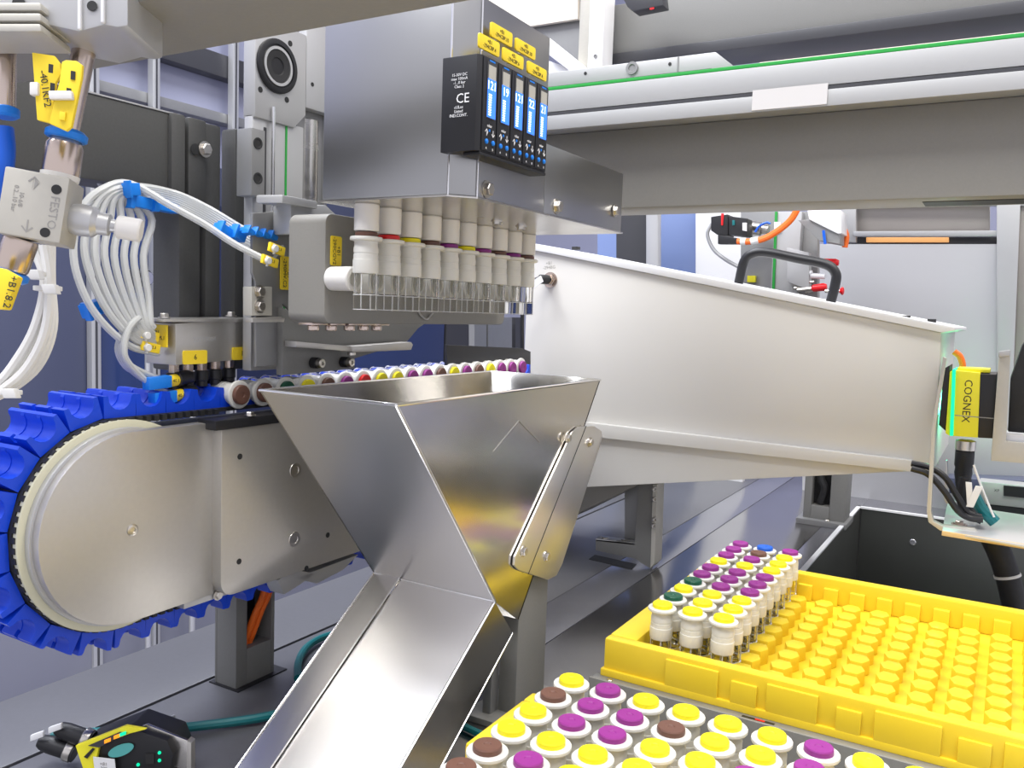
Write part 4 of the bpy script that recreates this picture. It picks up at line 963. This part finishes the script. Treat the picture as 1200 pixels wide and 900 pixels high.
single('cable_flag',join(obox(H(1136,578,'y',696),(2.0,0,0),(0,.8,0),(-1,0,8)),obox(H(1142,582,'y',695),(2.4,0,0),(0,.8,0),(2.5,0,8))),M['wcable'],'pair of white cable markers on the camera cables','tag',bevel=.3)
single('ribbed_hose',tube([H(*p,'y',730) for p in ((1160,625),(1172,650),(1182,680),(1190,716),(1196,750))],8.5,12),M['rubber'],'thick black ribbed hose hanging below the camera shelf','hose')
single('hose_tie',ring(H(1180,673,'y',730),V((.3,0,-1)),8.6,9.3,2,20),M['wcable'],'pale cable tie around the thick black hose','cable tie')
gl=bpy.data.lights.new('ring_lamp','POINT'); gl.energy=.22; gl.color=(.05,1,.5); gl.shadow_soft_size=.012; go=bpy.data.objects.new('ring_lamp',gl); COL.objects.link(go); gp_=H(1112,470,'y',YC2+60); go.location=(gp_.x*S,gp_.y*S,(gp_.z+CAMZ)*S)
# ------------------------------------------------------------ valve, fittings and tags at the upper left (close to the lens)
def cam_frame(px,py,d,ang=0):
    c=D(px,py,d); a=R_(ang); r=AX*math.cos(a)+AD*math.sin(a); dn=AD*math.cos(a)-AX*math.sin(a); return c,r,dn,-AF
dv=245.; k=dv/1000.
t=thing('flow_valve','beige pneumatic valve block with steel fittings at the left edge','valve',tuple(D(45,300,dv)))
c,r_,d_,o_=cam_frame(38,240,dv,9)
r2=(r_*.97+AF*.22).normalized(); o2=(o_-r2*o_.dot(r2)).normalized()
part('valve_body',obox(c-o2*8,r2*8.6,d_*9.6,o2*8),M['beige'],t,bevel=.7)
def L(u,v,w=0): return c+r2*u+d_*v+o2*w
for u,v in ((5.6,-5.6),(4.4,7.2)): part('screw_hole',lathe([(1.4,0),(1.4,.15),(1.0,.15)],L(u,v,0),o2,16),M['ink'],t)
text('lettering','FESTO',3.4,L(5.6,1.2,0),d_,r2,M['gink'],t)
text('lettering','\u2191',5,L(-.5,-6,0),r2,-d_,M['gink'],t); text('lettering','\u2193',5,L(-.5,6.6,0),r2,-d_,M['gink'],t)
text('lettering','10-6/8\n0.2...10 bar',1.7,L(-4,-1,0),d_,r2,M['gink'],t)
ax=-d_
top=L(3.6,-9.6,-8)
part('fitting_collar',lathe([(4.2,-1),(5.2,0),(5.4,1.6)],top,ax,24),M['wplast'],t)
part('top_fitting',lathe([(5.0,1),(5.2,2.2),(5.2,10),(4.6,11),(4.4,12)],top,ax,24),M['rose'],t)
part('blue_ring',lathe([(5.2,12),(5.8,12.4),(5.8,14),(4.6,15)],top,ax,24),M['azure'],t)
upp=(D(72,8,dv)-top).length
part('steel_pipe',cyl(top+ax*14,top+ax*46+r_*1.5,3.3,20,.3),M['rose'],t)
rt=L(8.6,1,-8); rx=r2
part('throttle_stem',lathe([(4.4,0),(4.8,2),(4.6,6),(3.4,7.5),(3.3,10.5),(2,11),(1.8,13)],rt,rx,20),M['alu'],t)
part('knurled_knob',lathe([(3.0,12.5),(3.5,13),(3.5,19),(3.1,19.6)],rt,rx,20),M['wplast'],t,bevel=.1)
bt=L(-4,9.6,-8)
part('bottom_fitting',lathe([(4.6,0),(4.8,1),(4.7,9),(4.2,10)],bt,d_-r_*.18,22),M['rose'],t)
part('blue_ring',lathe([(4.8,10),(5.4,10.4),(5.4,12),(4.2,13)],bt,d_-r_*.18,22),M['azure'],t)
# yellow folded tags
t=thing('hose_tag','V-shaped yellow hose tag with white tie above the valve','tag',tuple(D(70,150,dv-8)))
def tagpoly(pts,d,m,th,nm,par,bev=.3): return part(nm,ext([D(*p,d) for p in pts],-AF*th),M[m],par,bevel=bev)
tagpoly(((40,63),(66,67),(73,76),(74,88),(68,98),(66,116),(62,146),(46,142)),dv-9,'ytag',1.2,'left_leaf',t)
tagpoly(((75,74),(80,72),(92,73),(99,78),(98,92),(86,150),(80,155),(60,146),(66,120),(72,98)),dv-11,'ytag',1.2,'right_leaf',t)
for (x,y) in ((60,80),(86,88),(62,102),(81,108)): tagpoly(((x-2.6,y-5),(x+2.6,y-4),(x+2,y+6),(x-3,y+5)),dv-12.3,'ink',.2,'slot',t,0)
tagpoly(((71,131),(78,132),(77,142),(70,141)),dv-12.3,'ytag',.6,'raised_pad',t,.2)
part('white_tie',join(obox(D(72,112,dv-13),AX*3.2,AD*1.2+AX*.15,AF*.8),obox(D(42,105,dv-10),AX*1.2,AD*1.8,AF*1.2)),M['wplast'],t,bevel=.5)
text('lettering','-40.1KF2',2.8,D(53,104,dv-10.4),AD+AX*.14,AX,M['ink'],t)
t=thing('hose_tag','yellow hose tag on the lower valve fitting at the left edge','tag',tuple(D(8,350,dv-6)))
tagpoly(((-14,312),(10,316),(28,326),(14,364),(-14,362)),dv-8,'ytag',3,'leaf',t,.5); text('lettering','+B1.8.2',3,D(12,342,dv-11.2),AD-AX*.25,AX+AD*.25,M['ink'],t)
single('blue_air_hose',tube([D(4,150,dv+6),D(6,175,dv+6),D(4,200,dv+6),D(0,235,dv+8),D(-12,260,dv+8)],2.8,12),M['bluehose'],'blue air hose left of the valve block','hose')
t=thing('left_pipe_fitting','warm steel pipe fitting with blue ring at the top left edge','fitting',tuple(D(5,128,dv+6)))
part('pipe',cyl(D(7,60,dv+6),D(6,128,dv+6),2.9,18,.3),M['rose'],t); part('blue_ring',lathe([(3.2,0),(3.9,.5),(3.9,2.4),(3.0,3)],D(6,126,dv+6),AD,20),M['azure'],t)
t=thing('valve_terminal','cast aluminium valve terminal at the top left corner','valve terminal',tuple(D(70,40,dv)))
part('cast_body',ext([D(*p,dv-10) for p in ((-30,-60),(150,-60),(150,30),(137,32),(122,29),(93,37),(60,30),(30,28),(30,12),(-30,20))],AF*24),M['alu'],t,bevel=1)
part('pipe_collar',lathe([(5.4,0),(5.0,6)],D(70,40,dv),-AD,22),M['rose'],t)
for a_ in ((93,-60,97,36),(120,-60,124,28)): tagpoly(((a_[0],a_[1]),(a_[2],a_[1]),(a_[2],a_[3]),(a_[0],a_[3])),dv-10,'wlid',1.2,'cast_ridge',t,.3)
part('screw_hole',lathe([(1.4,0),(1.4,.2)],D(108,7,dv-10.4),-AF,14),M['ink'],t); part('screw_hole',lathe([(1.8,0),(1.8,.2)],D(22,4,dv-10.4),-AF,14),M['ink'],t)
rn=random.Random(5)
for kk in range(3): part('washer_stack',obox(D(16,22+12*kk,dv-6),AX*12,AD*1.1+AX*.2,AF*8),M['beige'],t,bevel=.6)
# white cable bundle at the left edge
for i in range(6):
    u=i/5.
    P=[(38+22*u,288),(52+8*u,330),(40+22*u,385),(14+30*u,430),(-6+12*u,452+8*u),(-30,470+4*u)]
    single('white_cable',tube([D(*p,292+5*(i%3)) for p in P],1.55,8),M['wcable'],'white cable bowing down at the left edge, %s from the left'%ordn[i],'cable','white cable bundle at the left edge')
for (x,y,l) in ((41,322,'white cable tie high on the cable bundle'),(60,339,'white cable tie at the right of the cable bundle'),(13,461,'white cable tie where the bundle leaves at the left edge')):
    o=thing('cable_tie',l,'cable tie',tuple(D(x,y,283))); part('tie_head',obox(D(x,y,284),AX*2.2,AD*1.6+AX*.5,AF*1.6),M['wcable'],o,bevel=.4); part('tie_band',obox(D(x-4,y-1,287),AX*4,AD*.8,AF*2),M['wcable'],o,bevel=.3)
# ------------------------------------------------------------ barcode scanner lower left, teal cable
dz2=-238
c0=H(150,878,'z',dz2)
t=thing('small_scanner','yellow and black scanner with small lights on the deck, lower left','scanner',(c0.x,c0.y,-250))
ds=c0.dot(AF)
def SP(px,py,off=0): return D(px,py,ds+off)
# body in a frame: long axis runs up-right in the picture
A=[(88,876),(150,852),(196,868),(203,885),(195,925),(112,935)]
part('scanner_body',ext([SP(*p,-6) for p in A],AF*26),M['black'],t,bevel=1)
tagy=[(88,874),(146,851),(171,855),(152,860),(116,874),(112,895),(138,930),(108,934)]
part('yellow_shell',ext([SP(*p,-8) for p in tagy],AF*3),M['yplast'],t,bevel=.6)
part('light_bar',ext([SP(*p,-8.6) for p in ((103,874),(140,858),(149,859),(116,876))],AF*1),M['dgrey'],t)
for (x,y,m_,l) in ((144,860,'ledg','green light'),(137,863,'ledo','orange light'),(126,868,'ledo','orange light')):
    part('status_light',obox(SP(x,y,-9),AX*1.6-AD*.6,AD*.9,AF*.4),M[m_],t,l,bevel=.2)
part('oval_label',ext([SP(142+15*math.cos(R_(q))-0*q,879+7*math.sin(R_(q))-4.5*math.cos(R_(q)),-7) for q in range(0,360,18)],-AF*.4),M['tealp'],t,'teal oval label')
part('white_label',ext([SP(*p,-9.4) for p in ((109,887),(134,890),(137,915),(112,915))],AF*.5),M['wlid'],t); text('lettering','+B1\n-298',2.4,SP(121,898,-9.5),AX+AD*.1,-AD,M['gink'],t)
part('yellow_slot',ext([SP(*p,-8.7) for p in ((98,887),(108,877),(111,878),(102,889))],AF*.5),M['ink'],t)
part('lens_window',obox(SP(176,889,-6.6),AX*2.2,AD*2.6,AF*.5),M['ink'],t)
for (x,y) in ((187,882),(162,896),(187,891)): part('green_light',lathe([(.9,0),(.8,.5)],SP(x,y,-6.6),-AF,12),M['ledg'],t)
for i,(a_,b_) in enumerate((((88,882),(38,866)),((108,868),(66,853)))):
    a=SP(*a_,4); b=SP(*b_,4+0); o=part('connector',lathe([(5,0),(5,3),(4.6,3.5),(4.6,14),(4,18),(3,20)],a,b-a,18),M['black'],t)
    part('connector_ring',lathe([(5.3,1),(5.5,1.5),(5.5,4.5),(5,5)],a,b-a,18),M['bolt'],o)
for (x,y) in ((44,862),(65,853)): part('cable_marker',obox(SP(x,y,-1),AX*3.4-AD*1.2,AD*1.6,AF*1),M['wlid'],t,bevel=.4)
t=thing('scanner_bracket','bent steel angle bracket right of the small scanner','bracket',tuple(SP(195,930)))
part('front_leg',ext([SP(*p,0) for p in ((165,851),(172,849),(220,868),(224,873),(223,930),(196,930),(196,872))],AF*2),M['steel'],t,bevel=.4)
part('edge_flange',ext([SP(*p,-1) for p in ((219,868),(224,871),(224,930),(218,930))],AF*6),M['nickel'],t,bevel=.3)
z_=-246
P=[H(*p,'z',z_) for p in ((60,862),(120,858),(180,856),(240,850),(300,842),(345,832),(400,818))]
single('teal_cable',tube(P,2.7,10),M['teal'],'teal cable lying on the deck from the scanner to the chute','cable')
P=[H(*p,'z',z_) for p in ((349,795),(350,775),(360,758),(378,747),(400,742),(430,740))]
single('teal_cable',tube(P,2.6,10),M['teal'],'teal cable loop on the deck left of the chute','cable')
P=[H(*p,'z',-247) for p in ((520,838),(545,852),(575,866),(600,880))]
single('teal_cable',tube(P,2.2,8),M['teal'],'dark teal cable on the deck behind the chute','cable')
t=thing('cable_tie_mount','small clear tie mount on the teal cable','cable tie',tuple(H(203,856,'z',z_)))
q=H(203,852,'z',-246); part('tie',join(ring(q,P[1]-P[0],2.9,3.4,2,14),box(q.x-.8,q.x+.8,q.y-.8,q.y+.8,q.z,q.z+7)),M['alu'],t)
bpy.context.view_layer.update()
